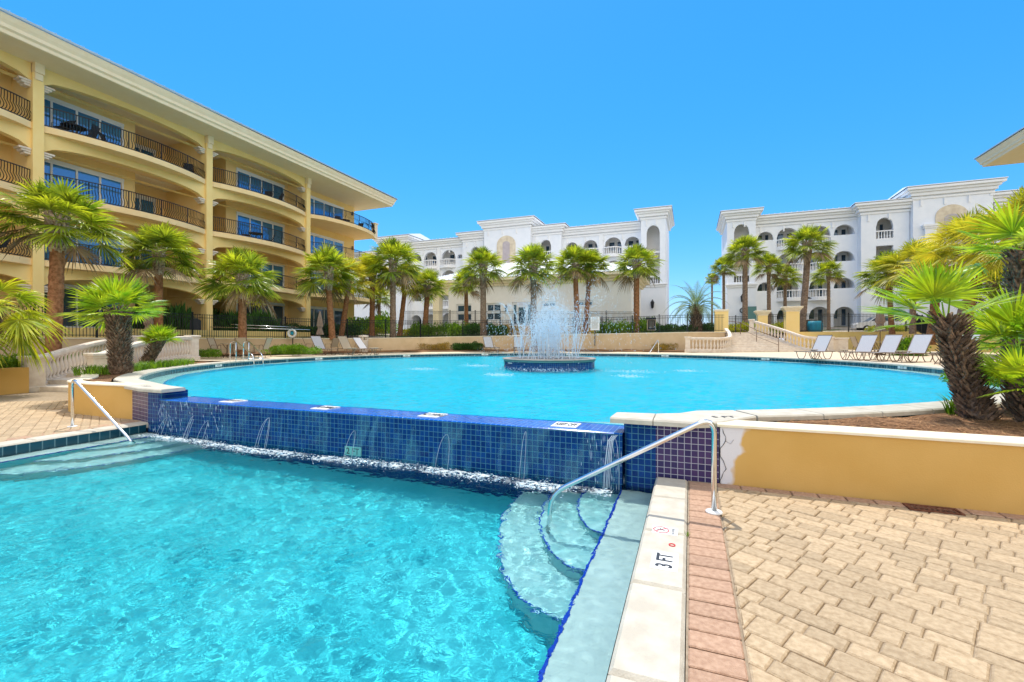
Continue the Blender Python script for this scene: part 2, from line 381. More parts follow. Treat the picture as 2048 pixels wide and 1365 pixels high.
# upper pool deck: polar sheet from the coping outwards
g = MB(); rad = [13.60, 14.5, 15.5, 17, 19, 22, 27]; A = [radians(a) for a in range(-38, 201, 3)]
vs = [(C0[0]+r*cos(a), C0[1]+r*sin(a), zdeck(C0[0]+r*cos(a), C0[1]+r*sin(a))) for a in A for r in rad]
n = len(rad); g.add(vs, [(i*n+j, i*n+j+1, i*n+n+j+1, i*n+n+j) for i in range(len(A)-1) for j in range(n-1)])
struct(g, 'upper_deck', M['deck'])
# planting beds of pine straw
def bed(name, poly, z, m='mulch', amp=.05, sub=.45):
    x0, x1 = min(p[0] for p in poly), max(p[0] for p in poly); y0, y1 = min(p[1] for p in poly), max(p[1] for p in poly)
    mb = MB(); nx = int((x1-x0)/sub)+1; ny = int((y1-y0)/sub)+1
    zf = z if callable(z) else (lambda x, y: z)
    a = sum(poly[i][0]*poly[(i+1) % len(poly)][1]-poly[(i+1) % len(poly)][0]*poly[i][1] for i in range(len(poly)))
    inside = lambda x, y: sum((poly[i][1] > y) != (poly[(i+1) % len(poly)][1] > y) and x < (poly[(i+1) % len(poly)][0]-poly[i][0])*(y-poly[i][1])/(poly[(i+1) % len(poly)][1]-poly[i][1])+poly[i][0] for i in range(len(poly))) % 2
    def near(x, y):
        if inside(x, y): return (x, y)
        best = None
        for i in range(len(poly)):
            p, q = poly[i], poly[(i+1) % len(poly)]; dx, dy = q[0]-p[0], q[1]-p[1]; l = dx*dx+dy*dy or 1
            k = max(0, min(1, ((x-p[0])*dx+(y-p[1])*dy)/l)); c = (p[0]+k*dx, p[1]+k*dy); d = hypot(c[0]-x, c[1]-y)
            if best is None or d < best[0]: best = (d, c)
        return best[1] if best[0] < sub*1.5 else None
    idx = {}; vs = []
    for i in range(nx+1):
        for j in range(ny+1):
            c = near(x0+i*sub, y0+j*sub)
            if c: idx[i, j] = len(vs); vs.append((c[0], c[1], zf(*c)+amp*noise.noise(Vector((c[0]*1.3, c[1]*1.3, 3)))))
    fs = [(idx[i, j], idx[i+1, j], idx[i+1, j+1], idx[i, j+1]) for i in range(nx) for j in range(ny) if all(k in idx for k in ((i, j), (i+1, j), (i+1, j+1), (i, j+1)))]
    mb.add(vs, fs, 0, True); return struct(mb, name, M[m])
ringo = lambda a, r=13.72: (C0[0]+r*cos(radians(a)), C0[1]+r*sin(radians(a)))
bed('planting_bed', [(.35, 5.80), (3, 5.80), (14, 5.6), (14, 9.2), ringo(-37, 15.5), ringo(-37), ringo(-42), ringo(-47), ringo(-52), ringo(-57), ringo(-61), ringo(-64)], lambda x, y: .60, amp=.06, sub=.22)
BALI = [(-16.6, 8.2), (-17.6, 9.1), (-18.7, 10.4), (-19.8, 12.1), (-20.8, 13.8)]
BALO = [(-18.9, 7.7), (-19.7, 8.4), (-20.6, 9.5), (-21.7, 11.0), (-22.7, 12.6)]
PLL = [(-10.4, 5.72), (-11.55, 5.64), (-12.3, 5.68), (-12.9, 5.84), (-13.3, 6.12), (-13.9, 6.55), (-15.3, 7.25), (-16.6, 8.2)]
bed('planting_bed', [ringo(a) for a in range(197, 243, 3)] + [(-12.0, 6.0)] + offs(PLL[1:], -.22) + BALI[1:] , lambda x, y: .62+.03*max(0, min(1, (13.9-y)/3)), amp=.08, sub=.2)
bed('planting_bed', [(-18.75, -8), (-18.75, 7.6)] + offs(BALO, .15)[1:] + [(-23.0, 13.6), (-23.9, 15), (-24.1, -8)], lambda x, y: .70 + .03*max(0, -x-19), amp=.12, sub=.5)
inner = offs([(p[0], p[1]) for p in WP[3:]], -1.35)
bed('planting_bed', [(-22.9, 13.4)] + inner + [(p[0], p[1]) for p in WP[3:]][::-1], lambda x, y: zdeck(x, y) + .04 + .10*min(1, max(0, (hypot(x-C0[0], y-C0[1])-15.9)/1.4)), amp=.06, sub=.5)
# lower deck: joint bed, individually laid pavers and a soldier course
LD = [[(-.02, -6), (9, -6), (9, 5.6), (-.02, 5.6)], [(-9.90, -6), (-9.90, 5.7), (-13.2, 6.2), (-15.3, 7.3), (-16.7, 8.3), (-17.5, 8.8), (-19.2, 8.2), (-18.5, 7.5), (-18.5, -6)]]
g = MB()
for p in LD: g.add([(x, y, -.014) for x, y in p], [tuple(range(len(p)))[::(1 if p is LD[0] else -1)]])
struct(g, 'lower_deck', M['joint'])
def paver_field(name, polyh, x0, x1, y0, y1, rot, pv):
    mb = MB(); rnd = random.Random(3); ca, sa = cos(rot), sin(rot); R = hypot(x1-x0, y1-y0)
    cx, cy = (x0+x1)/2, (y0+y1)/2; v = -R*.55
    while v < R*.55:
        h = rnd.choice((.125, .125, .19)); u = -R*.55 + rnd.random()*.2
        while u < R*.55:
            l = rnd.choice((.125, .19, .19, .25)); rects = [(u, v, l, h)]
            if h > .2 and rnd.random() < .3: rects = [(u, v, l, h/2), (u, v+h/2, l, h/2)]
            for (a, b, ll, hh) in rects:
                q = [(cx+ca*p-sa*w_, cy+sa*p+ca*w_) for p, w_ in ((a, b), (a+ll, b), (a+ll, b+hh), (a, b+hh))]
                if max(p[0] for p in q) < x0 or min(p[0] for p in q) > x1 or max(p[1] for p in q) < y0 or min(p[1] for p in q) > y1: continue
                for hp in polyh: q = clip(q, *hp) if len(q) > 2 else q
                if len(q) < 3: continue
                ar = abs(sum(q[i][0]*q[(i+1) % len(q)][1]-q[(i+1) % len(q)][0]*q[i][1] for i in range(len(q))))/2
                if ar < .0012: continue
                zz = rnd.uniform(-.002, .002); tx, ty = rnd.uniform(-.012, .012), rnd.uniform(-.012, .012)
                q0 = inset(q, .002); q1 = inset(q, .0045); q2 = inset(q, .013); m_ = len(q)
                mx_, my_ = q[0]
                zf = lambda p, dz: dz+zz+(p[0]-mx_)*tx+(p[1]-my_)*ty
                vs = [(p[0], p[1], -.013) for p in q0]+[(p[0], p[1], zf(p, -.007)) for p in q1]+[(p[0], p[1], zf(p, 0)) for p in q2]
                fs = [(k*m_+i, k*m_+(i+1) % m_, (k+1)*m_+(i+1) % m_, (k+1)*m_+i) for k in range(2) for i in range(m_)]+[tuple(2*m_+i for i in range(m_))]
                mb.add(vs, fs)
            u += l
        v += h
    return struct(mb, name, M[pv])
paver_field('paving_stones', [(-1, 0, -.265), (0, 1, 5.36)], .26, 6.5, -1.0, 5.4, radians(-27), 'paver')
paver_field('paving_stones', [(1, 0, -9.93), (0, 1, 5.66), (-1, 0, 18.4)], -18.5, -9.9, 1.0, 5.7, radians(-27), 'paver')
paver_field('paving_stones', [(1, 0, -13.5), (0, -1, -5.66), (-1.2, 0, 22), (-.7, 1, 17.5), (.6, 1, -1.4)], -18.5, -13.3, 5.6, 8.4, radians(-27), 'paver')
g = MB(); rnd = random.Random(5); y = -1.2
while y < 5.35:
    l = .155; z = rnd.uniform(-.002, .002); g.box(-.008, .253, y+.004, y+l-.004, -.013, z, 0, .008); y += l
x = .27
while x < 7: g.box(x+.004, x+.231, 5.37, 5.505, -.013, rnd.uniform(-.002, .002), 0, .008); x += .235
y = -1.2
while y < 5.5: g.box(-10.17, -9.915, y+.004, y+.151, -.013, rnd.uniform(-.002, .002), 0, .008); y += .155
struct(g, 'paving_border', M['brick'])

# ------------------------------------------------------------------ lower pool
g = MB(); TL, TR, LL, LR, S0, S1 = -9.55, -.37, -9.17, -.75, -5.0, 5.48; zf = -1.05
g.quad((LL, S0, zf), (LR, S0, zf), (LR, S1, zf), (LL, S1, zf), 0)
for a, b in ((LL, TL), (LR, TR)):
    g.quad((a, S0, zf), (a, S1, zf), (a, S1, -.30), (a, S0, -.30), 0)
    g.quad((a, S0, -.30), (a, S1, -.30), (b, S1, -.30), (b, S0, -.30), 1)
    g.quad((b, S0, -.30), (b, S1, -.30), (b, S1, -.18), (b, S0, -.18), 2); g.quad((b, S0, -.181), (b, S1, -.181), (b, S1, -.02), (b, S0, -.02), 2)
g.quad((LL, S0, zf), (LR, S0, zf), (LR, S0, 0), (LL, S0, 0), 0)
struct(g, 'pool_basin', [M['plaster'], M['ledge'], M['tileband']])
for x0, x1, lab in ((LR-.010, LR+.012, 'thin cobalt tile line along the right underwater ledge of the lower pool'), (LL-.012, LL+.010, 'thin cobalt tile line along the left underwater ledge of the lower pool')):
    g = MB(); y = S0
    while y < S1-.01: g.box(x0, x1, y+.003, min(y+.147, S1), -.34, -.293); y += .15
    tag(g.build('ledge_trim', M['lineblue'], origin=(x0, 3, -.3)), lab, 'tile trim')
for sgn, cx, lab in ((-1, LR, 'curved pale underwater steps with blue noses under the right handrail'), (1, LL, 'curved pale underwater steps under the left handrail of the lower pool')):
    e = thing('pool_steps', lab, 'pool steps', cx, 5.4, -1.05)
    for k, (rt, rs, z) in enumerate(((1.25, 2.3, -.76), (.85, 1.75, -.58), (.45, 1.15, -.42))):
        z0 = (-1.04, -.759, -.579)[k]; A_ = [pi/2*i/12 for i in range(13)]
        q = [(cx+sgn*rt*cos(a), 5.47-rs*sin(a)) for a in A_]; q2 = [(cx+sgn*(rt-.014)*cos(a), 5.47-(rs-.014)*sin(a)) for a in A_]
        g = MB(); g.prism([(cx, 5.47)]+q, z0, z, 0); stp_ = g.build('step', M['stepplaster'], e)
        g = MB(); strip(g, q if sgn > 0 else q[::-1], q2 if sgn > 0 else q2[::-1], z-.03, z+.004, 0); g.build('nosing', M['lineblue'], stp_)
# rippled surface
g = MB(); stp = .026; nx = int((TR-TL)/stp); ny = int((S1-.2)/stp); vs = []
for i in range(nx+1):
    for j in range(ny+1):
        x, y = TL+i*(TR-TL)/nx, .2+j*(S1-.2)/ny
        k = min(1, (x-TL)/.3, (TR-x)/.3); near = max(0, 1-(S1-y)/1.0)
        h = (noise.noise(Vector((x*1.4, y*1.4, 1)))*.014+noise.noise(Vector((x*4.3+2, y*4.3, 5)))*.0055+noise.noise(Vector((x*10, y*10, 8)))*.0042+noise.noise(Vector((x*17, y*17, 2)))*.0034)*(.35+.65*k)+near*noise.noise(Vector((x*7, y*9, 4)))*.012
        vs.append((x, y, -.14+h))
g.add(vs, [(i*(ny+1)+j, (i+1)*(ny+1)+j, (i+1)*(ny+1)+j+1, i*(ny+1)+j+1) for i in range(nx) for j in range(ny)], 0, True)
g.quad((TL, S0, -.14), (TR, S0, -.14), (TR, .2, -.14), (TL, .2, -.14))
water1 = struct(g, 'pool_water', M['water'])

# ------------------------------------------------------------------ upper round pool
def circ(r, n=160, smin=6.1):
    out = []
    for i in range(n):
        a = 2*pi*i/n - pi/2; x, y = C0[0]+r*cos(a), C0[1]+r*sin(a); out.append((x, max(y, smin if -9.18 < x < -.74 else 5.93)))
    return out
g = MB(); n = 160
rows = [(circ(13.25), .60, 1), (circ(13.25), .40, 1), (circ(13.249), .385, 2), (circ(12.78), .38, 2), (circ(12.76), .36, 3), (circ(12.75), -.70, 0)]
vs = [(p[0], p[1], z) for c, z, m in rows for p in c]
for k in range(len(rows)-1):
    g.add([], []); mm = rows[k+1][2] if k else 1
    lowz = lambda p, z: min(z, .44) if (p[1] < 6.101 and -9.4 < p[0] < -.5) else z
    g.add([(p[0], p[1], lowz(p, rows[k][1])) for p in rows[k][0]]+[(p[0], p[1], lowz(p, rows[k+1][1])) for p in rows[k+1][0]], [(i, (i+1) % n, n+(i+1) % n, n+i) for i in range(n)], mm)
g.add([(p[0], p[1], -.70) for p in rows[-1][0]], [tuple(range(n))], 0)
struct(g, 'round_pool_basin', [M['plaster2'], M['tileband'], M['ledge'], M['lineblue']])
g = MB(); st_ = .10; R_ = 13.248; idx = {}; vs = []; K_ = int(R_/st_)+2
for i in range(-K_, K_+1):
    for j in range(-K_, K_+1):
        x, y = i*st_, j*st_; d = hypot(x, y)
        if d > R_+st_*1.1: continue
        if d > R_: x, y = x*R_/d, y*R_/d
        x += C0[0]; y += C0[1]; lim = 6.1 if -9.18 < x < -.74 else 5.93
        if y < lim-st_: continue
        y = max(y, lim); h = noise.noise(Vector((x*1.1, y*1.1, 1)))*.010+noise.noise(Vector((x*2.9, y*2.9, 5)))*.007+noise.noise(Vector((x*5, y*5, 7)))*.005
        h *= 1.7*min(1, max(0, (R_-d)/.5+.15))*min(1, .25+(y-6.1)/1.5); idx[i, j] = len(vs); vs.append((x, y, .462+h))
g.add(vs, [(idx[i, j], idx[i+1, j], idx[i+1, j+1], idx[i, j+1]) for (i, j) in idx if (i+1, j) in idx and (i+1, j+1) in idx and (i, j+1) in idx], 0, True)
water2 = struct(g, 'round_pool_water', M['water2'])
# spillway wall between the pools
g = MB(); a, b, y0, y1 = -9.175, -.745, 5.48, 6.12
g.quad((a, y0, -1.06), (b, y0, -1.06), (b, y0, .462), (a, y0, .462), 0)
g.quad((a, y0, .462), (b, y0, .462), (b, y0+.02, .472), (a, y0+.02, .472), 1)
g.quad((a, y0+.02, .472), (b, y0+.02, .472), (b, y1, .455), (a, y1, .455), 1)
g.quad((b, y1, .455), (b, y1, -.71), (a, y1, -.71), (a, y1, .455), 1)
weir = tag(g.build('spillway_wall', [M['tile'], M['tiletop']], origin=((a+b)/2, y0, -.18)), 'long cobalt blue tiled spillway wall between the round pool and the lower pool', 'wall')

def text(s, size, m, parent, x, y, z, rot=0, flat=True, bold=.012, yaw=0, name='lettering', xs=1.0):
    cu = bpy.data.curves.new('t', 'FONT'); cu.body = s; cu.size = 1; cu.align_x = 'CENTER'; cu.align_y = 'CENTER'; cu.offset = bold; cu.extrude = 0; cu.resolution_u = 3
    tmp = bpy.data.objects.new('t', cu); COL.objects.link(tmp); bpy.context.view_layer.update()
    me = bpy.data.meshes.new_from_object(tmp.evaluated_get(bpy.context.evaluated_depsgraph_get())); bpy.data.objects.remove(tmp); bpy.data.curves.remove(cu)
    mb = MB(); vs = []
    for v in me.vertices:
        px, py = v.co.x*size*xs, v.co.y*size
        px, py = px*cos(rot)-py*sin(rot), px*sin(rot)+py*cos(rot)
        vs.append((x+px*cos(yaw) if not flat else x+px, y+px*sin(yaw) if not flat else y+py, z+(0 if flat else py)))
    mb.add(vs, [tuple(p.vertices) for p in me.polygons]); bpy.data.meshes.remove(me)
    return mb.build(name, m, parent)
for u, v, s in ((466, 803.5, 'KEEP OFF'), (650, 817, 'NO DIVING'), (865, 832, 'NO DIVING'), (1132, 851.5, 'KEEP OFF')):
    Y = (EYE-.465)*F/(v-CV); x, y = at(u, Y)
    mb = MB(); mb.box(x-.165, x+.165, y-.15, y+.17, .45, .477); pl = mb.build('warning_tile', M['markw'], weir)
    text(s, .24, M['black'], pl, x, y+.01, .4790, bold=.03, xs=.275)
# depth tile low on the spillway
x = tu(706, 5.47); mb = MB(); mb.box(x-.15, x+.15, 5.465, 5.482, -.16, -.02); pl = mb.build('depth_tile', M['teal'], weir); pl['label'] = 'greenish 2 FT depth tile at the waterline'
mb.m = [0]*6; pl.data.materials[0] = mat('pale_teal_tile', (.18, .48, .45), None, rough=.3)
text('2 FT', .13, M['slate'], pl, x, 5.4625, -.09, flat=False)

# tiled piers at the ends of the spillway
def pier(poly, label, t, s):
    e = thing('tiled_pier', label, 'pier', t, s, -.3, group='tiled piers at the ends of the spillway')
    mb = MB(); mb.prism(poly, -1.06, .602, 0); p = mb.build('tile_face', M['tilep'], e); return e, p
rc = lambda cx, cy, r, a0, a1, k=5: [(cx+r*cos(a0+(a1-a0)*i/k), cy+r*sin(a0+(a1-a0)*i/k)) for i in range(k+1)]
e1, p1 = pier([(.30, 5.53), (.30, 5.95), (-.745, 5.95)]+rc(-.645, 5.62, .10, pi, 1.5*pi)+[(-.37, 5.52)], 'violet tiled pier by the paved corner, right end of the spillway', -.4, 5.55)
p1.data.materials.append(M['tile'])
for p in p1.data.polygons:
    if p.center[0] < -.02 and p.center[1] < .05: p.material_index = 1
e2, p2 = pier([(-10.5, 5.74), (-10.5, 6.0), (-9.175, 6.0)]+rc(-9.275, 5.62, .10, 0, -.5*pi)+rc(-9.55, 5.62, .1, -.5*pi, -.75*pi, 3), 'blue tiled pier with flared cap at the far left end of the spillway', -9.7, 5.55)
p2.data.materials.append(M['tile'])
for p in p2.data.polygons:
    if p.center[0] > -.05: p.material_index = 1

# copings
def segpath(path, seglen):
    out = [[path[0]]]; d = 0
    for i in range(1, len(path)):
        d += hypot(path[i][0]-path[i-1][0], path[i][1]-path[i-1][1]); out[-1].append(path[i])
        if d > seglen and i < len(path)-1: out.append([path[i]]); d = 0
    return out
inn = [(-.86, 5.86), (-.45, 5.93)]+[ringo(a, 13.22) for a in [-67.5+1.5*i for i in range(0, 206)]]
inn = inn+[(-10.35, 6.22), (-9.6, 5.98), (-9.06, 5.88)]
out_ = [(-.88, 5.43), (-.40, 5.43), (.29, 5.46), (.33, 5.80)]+[ringo(a, 13.68) for a in [-64.5+1.5*i for i in range(0, 202)]]+[(-11.0, 5.86), (-10.45, 5.66), (-9.7, 5.43), (-9.04, 5.43)]
def resample(p, n):
    L = [0]
    for i in range(1, len(p)): L.append(L[-1]+hypot(p[i][0]-p[i-1][0], p[i][1]-p[i-1][1]))
    res = []; j = 0
    for k in range(n+1):
        d = L[-1]*k/n
        while j < len(L)-2 and L[j+1] < d: j += 1
        q = (d-L[j])/max(1e-9, L[j+1]-L[j]); res.append((p[j][0]+(p[j+1][0]-p[j][0])*q, p[j][1]+(p[j+1][1]-p[j][1])*q))
    return res
ri = resample(inn, 360); ro = []
for i, p in enumerate(ri):                                   # pair each inner point with a point of the outer line
    best = min(range(len(out_)-1), key=lambda k: 0)
    ro.append(None)
Li = resample(inn, 360)
# three pieces: right cap, ring, left cap
def quadstrip(mb, pi_, po_): strip(mb, pi_, po_, .600, .665, 0, .018)
g = MB()
capR_o = [(-.88, 5.43), (-.40, 5.43)]; capR_i = [(-.86, 5.86), (-.40, 5.93)]
quadstrip(g, capR_i, capR_o)
pi_ = [(-.39, 5.93), (-.12, 6.08), ringo(-64.6, 13.22), ringo(-62.5, 13.22)]; po_ = [(-.39, 5.43), (.05, 5.43), (.34, 5.60), ringo(-62.4, 13.69)]
quadstrip(g, pi_, po_)
k = -62.3
while k < 236:
    k2 = min(k+3.75, 237.5); aa = [k+(k2-.06-k)*i/4 for i in range(5)]
    quadstrip(g, [ringo(a, 13.22) for a in aa], [ringo(a, 13.69) for a in aa]); k = k2
pi_ = [ringo(237.6, 13.22), ringo(241, 13.22), (-11.0, 6.42), (-10.35, 6.2), (-9.6, 5.98), (-9.06, 5.88)]
po_ = [ringo(237.6, 13.69), ringo(239.6, 13.69), (-11.3, 6.05), (-10.6, 5.68), (-9.72, 5.45), (-9.04, 5.43)]
quadstrip(g, pi_, po_)
coping = tag(g.build('pool_coping', M['coping'], origin=(C0[0], C0[1]-13.4, .6)), 'pale cast stone coping ringing the round upper pool', 'coping')
text('5 FT', .15, M['slate'], coping, *(at(1447, (EYE-.665)*F/(834.5-CV))), .668, rot=radians(20), bold=.01)
x, y = at(291, (EYE-.665)*F/(773-CV)); text('5 FT', .15, M['slate'], coping, x, y, .668, rot=radians(-15), bold=.01)
for aa in (-28, 12, 45, 72, 100, 126, 150, 176, 205):
    r = 13.235; a = radians(aa); ca, sa = cos(a), sin(a); cx, cy = C0[0]+r*ca, C0[1]+r*sa
    mb = MB(); hw = .24; q = [(cx-sa*-hw, cy+ca*-hw), (cx-sa*hw, cy+ca*hw)]
    mb.add([(q[0][0], q[0][1], .50), (q[1][0], q[1][1], .50), (q[1][0], q[1][1], .595), (q[0][0], q[0][1], .595)], [(0, 1, 2, 3)]); pl = mb.build('depth_tile', M['markw'], coping)
    text('4 FT' if aa > 50 else '3 1/2', .10, M['slate'], pl, cx-ca*.004, cy-sa*.004, .547, flat=False, yaw=a-pi/2, bold=.01)
for (x0, x1, lab) in ((-.365, -.025, 'straight pale coping beside the pavers on the right edge of the lower pool'), (-9.90, -9.555, 'straight pale coping along the left edge of the lower pool')):
    g = MB(); y = -5.0+.21; 
    while y < 5.4:
        y2 = min(y+.872, 5.50 if x0 > -5 else 5.60)
        if x0 > -5: pp = [(x0+.0, y+.004), (x1, y+.004), (x1, y2-.004), (x0, y2-.004)]
        else: pp = [(x0, y+.004), (x1, y+.004), (x1, y2-.004), (x0, y2-.004)]
        g.prism(pp, -.085, .006, 0, bev=.022); y = y2
    cp = tag(g.build('straight_coping', M['coping'], origin=((x0+x1)/2, 0, 0)), lab, 'coping')
    if x0 > -5: lc = cp
# markers on the right coping: depth plate, no-diving plate and a small red ring
x, y = at(1334, (EYE-.006)*F/(1122-CV)); y -= 0
mb = MB(); mb.box(x-.105, x+.075, y-.15, y+.13, .0, .0095); pl = mb.build('depth_plate', M['markw'], lc)
text('3 FT', .155, M['slate'], pl, x-.012, y-.01, .0118, rot=pi/2, bold=.022, xs=.75)
x, y = at(1330, (EYE-.006)*F/(1062-CV)); x -= .01
mb = MB(); mb.box(x-.09, x+.11, y-.075, y+.075, .0, .0095); pl = mb.build('warning_plate', M['markw'], lc)
mb = MB(); strip(mb, arc((x-.02, y), .058, 0, 2*pi, 8), arc((x-.02, y), .066, 0, 2*pi, 8), .009, .0118); strip(mb, [(x-.058, y-.04), (x+.018, y+.04)], offs([(x-.058, y-.04), (x+.018, y+.04)], .007), .009, .0118); mb.build('prohibition_sign', M['red'], pl)
mb = MB(); mb.tube([(x-.05, y-.01, .010), (x-.01, y+.005, .010), (x+.01, y-.02, .010)], .004, 4); mb.tube([(x-.02, y+.0, .010), (x-.03, y+.03, .010)], .004, 4); mb.build('diver_symbol', M['black'], pl)
text('NO DIVING', .030, M['slate'], pl, x+.075, y, .0118, rot=pi/2, bold=.01, xs=.8)
x, y = at(1344, (EYE-.006)*F/(1091-CV)); mb = MB(); strip(mb, arc((x, y), .018, 0, 2*pi, 16), arc((x, y), .025, 0, 2*pi, 16), .004, .0118); mb.build('ring_mark', M['red'], lc)
# planter walls
g = MB(); strip(g, [(.31, 5.52), (1.5, 5.535), (3, 5.49), (5, 5.42), (9, 5.3)], [(.31, 5.83), (1.5, 5.85), (3, 5.81), (5, 5.75), (9, 5.63)], -.02, .62, 0)
pw = thing('planter_wall', 'ochre stucco planter wall with pale cap and bare white patch beside the pavers', 'wall', 2, 5.5, 0)
pwm = g.build('wall', M['plwall'], pw)
g = MB(); strip(g, [(.28, 5.50), (1.5, 5.515), (3, 5.47), (5, 5.40), (9, 5.28)], [(.28, 5.85), (1.5, 5.87), (3, 5.83), (5, 5.77), (9, 5.65)], .62, .652, 0, .008); g.build('cap', M['cap'], pw)
g = MB(); r = random.Random(6); P = [(.335, 5.5165, .60)]
for i in range(14): P.append((.335+.03*sin(i*.9)+r.uniform(-.012, .012), 5.5165, .60-.044*(i+1)))
g.tube(P, [.0015+.003*abs(sin(i*1.7)) for i in range(len(P))], 4); g.tube([P[3], (P[3][0]+.05, 5.5165, P[3][2]-.03), (P[3][0]+.08, 5.5165, P[3][2]+.02)], .0015, 4); g.build('crack', M['black'], pw)
# bare plaster patch on the planter wall: own stucco with a ragged edge
pm_ = M['plwall'].copy(); pm_.name = 'patched_stucco'; N = pm_.node_tree.nodes; L = pm_.node_tree.links; b = N['Principled BSDF']
tc = N.new('ShaderNodeTexCoord'); sx = N.new('ShaderNodeSeparateXYZ'); L.new(tc.outputs['Object'], sx.inputs[0])
nz = N.new('ShaderNodeTexNoise'); nz.inputs['Scale'].default_value = 5; L.new(tc.outputs['Object'], nz.inputs[0])
ma = N.new('ShaderNodeMath'); ma.operation = 'MULTIPLY_ADD'; L.new(nz.outputs['Fac'], ma.inputs[0]); ma.inputs[1].default_value = .35; L.new(sx.outputs[0], ma.inputs[2])
zz = N.new('ShaderNodeMath'); zz.operation = 'MULTIPLY_ADD'; L.new(sx.outputs[2], zz.inputs[0]); zz.inputs[1].default_value = -.22; L.new(ma.outputs[0], zz.inputs[2])
rm = N.new('ShaderNodeMapRange'); rm.inputs[1].default_value = -1.42; rm.inputs[2].default_value = -1.36; L.new(zz.outputs[0], rm.inputs[0])
mx = N.new('ShaderNodeMix'); mx.data_type = 'RGBA'; L.new(rm.outputs[0], mx.inputs[0]); mx.inputs[6].default_value = (.74, .72, .74, 1)
old = b.inputs['Base Color'].links[0].from_socket; L.new(old, mx.inputs[7]); L.new(mx.outputs[2], b.inputs['Base Color'])
pwm.data.materials[0] = pm_
g = MB(); strip(g, PLL, offs(PLL, -.3), -.02, .64, 0)
pl2 = thing('planter_wall', 'small curved ochre planter wall under the stout palm', 'wall', -11.5, 5.7, 0); g.build('wall', M['plwall'], pl2)
g = MB(); strip(g, offs(PLL, .025), offs(PLL, -.31), .64, .672, 0, .01); g.build('cap', M['cap'], pl2)
g = MB(); strip(g, [(-18.5, 7.45), (-18.5, -8)][::-1], [(-18.78, 7.45), (-18.78, -8)][::-1], -.02, .75, 0)
tag(g.build('garden_wall', M['plwall'], origin=(-18.6, 5, 0)), 'low ochre garden wall ending at the stone pedestal', 'wall')
# drain grate
x, y = at(1880, EYE*F/(1030-CV)); gr = thing('drain_grate', 'rusty slotted drain grate set in pavers against the ochre wall', 'drain', x, y, 0)
g = MB(); g.box(x-.2, x+.2, 5.28, 5.30, -.01, .012); g.box(x-.2, x+.2, 5.43, 5.45, -.01, .012); g.box(x-.2, x-.18, 5.30, 5.43, -.01, .012); g.box(x+.18, x+.2, 5.30, 5.43, -.01, .012); g.build('rim', M['rust'], gr)
g = MB()
for i in range(9): g.add([(x-.17+i*.04, 5.31, .010), (x-.15+i*.04, 5.31, .010), (x-.16+i*.04, 5.42, .010), (x-.18+i*.04, 5.42, .010)], [(0, 1, 2, 3)])
g.build('slats', M['rust'], gr)
g = MB(); g.quad((x-.2, 5.28, -.002), (x+.2, 5.28, -.002), (x+.2, 5.45, -.002), (x-.2, 5.45, -.002)); g.build('pit', M['black'], gr)

# ------------------------------------------------------------------ steel handrails
def rounded(pts, rad=.16):
    pts = [Vector(p) for p in pts]; sm = []
    for i, p in enumerate(pts):
        if 0 < i < len(pts)-1:
            a, b = (pts[i-1]-p), (pts[i+1]-p); d = min(rad, a.length*.45, b.length*.45); a.normalize(); b.normalize(); q0, q1 = p+a*d, p+b*d
            for k in range(7): x = k/6; sm.append(q0*(1-x)**2+p*2*x*(1-x)+q1*x*x)
        else: sm.append(p)
    return sm
def rail(pts, r, name, label, bases, cat='handrail', group=None):
    pts = [Vector(p) for p in pts]; e = thing(name, label, cat, bases[0][0], bases[0][1], bases[0][2], group=group)
    sm = []
    for i, p in enumerate(pts):
        if 0 < i < len(pts)-1:
            a, b = (pts[i-1]-p), (pts[i+1]-p); d = min(.16, a.length*.45, b.length*.45); a.normalize(); b.normalize(); q0, q1 = p+a*d, p+b*d
            for k in range(7): x = k/6; sm.append(q0*(1-x)**2+p*2*x*(1-x)+q1*x*x)
        else: sm.append(p)
    mb = MB(); mb.tube(sm, r, 12); mb.build('tube', M['steel'], e)
    for b in bases:
        mb = MB(); mb.lathe([(.0, .0), (.075, 0), (.072, .012), (.04, .02), (.03, .02)], b, 16); mb.build('base_plate', M['markw'], e)
    return e
x, y = at(1428, EYE*F/(1025-CV)); x1, y1 = at(1399, 4.32); xe, ye = at(1092, 4.52)
zt = EYE-(838-CV)/F*W(x, y)[1]
rail([(x, y, 0), (x, y, zt+.02), (xe+.05, ye, EYE-(990-CV)/F*4.52+.02), (xe+.01, ye, -.75)], .024, 'pool_handrail', 'steel handrail rising from the pavers into the lower pool, right side', [(x, y, 0)])
x, y = at(145, EYE*F/(854-CV)); xe, ye = at(268, 7.75)
rail([(x, y, 0), (x, y, .90), (xe, ye, EYE-(888-CV)/F*7.75), (xe+.04, ye, -.7)], .024, 'pool_handrail', 'steel handrail at the left edge of the lower pool below the planter', [(x, y, 0)])


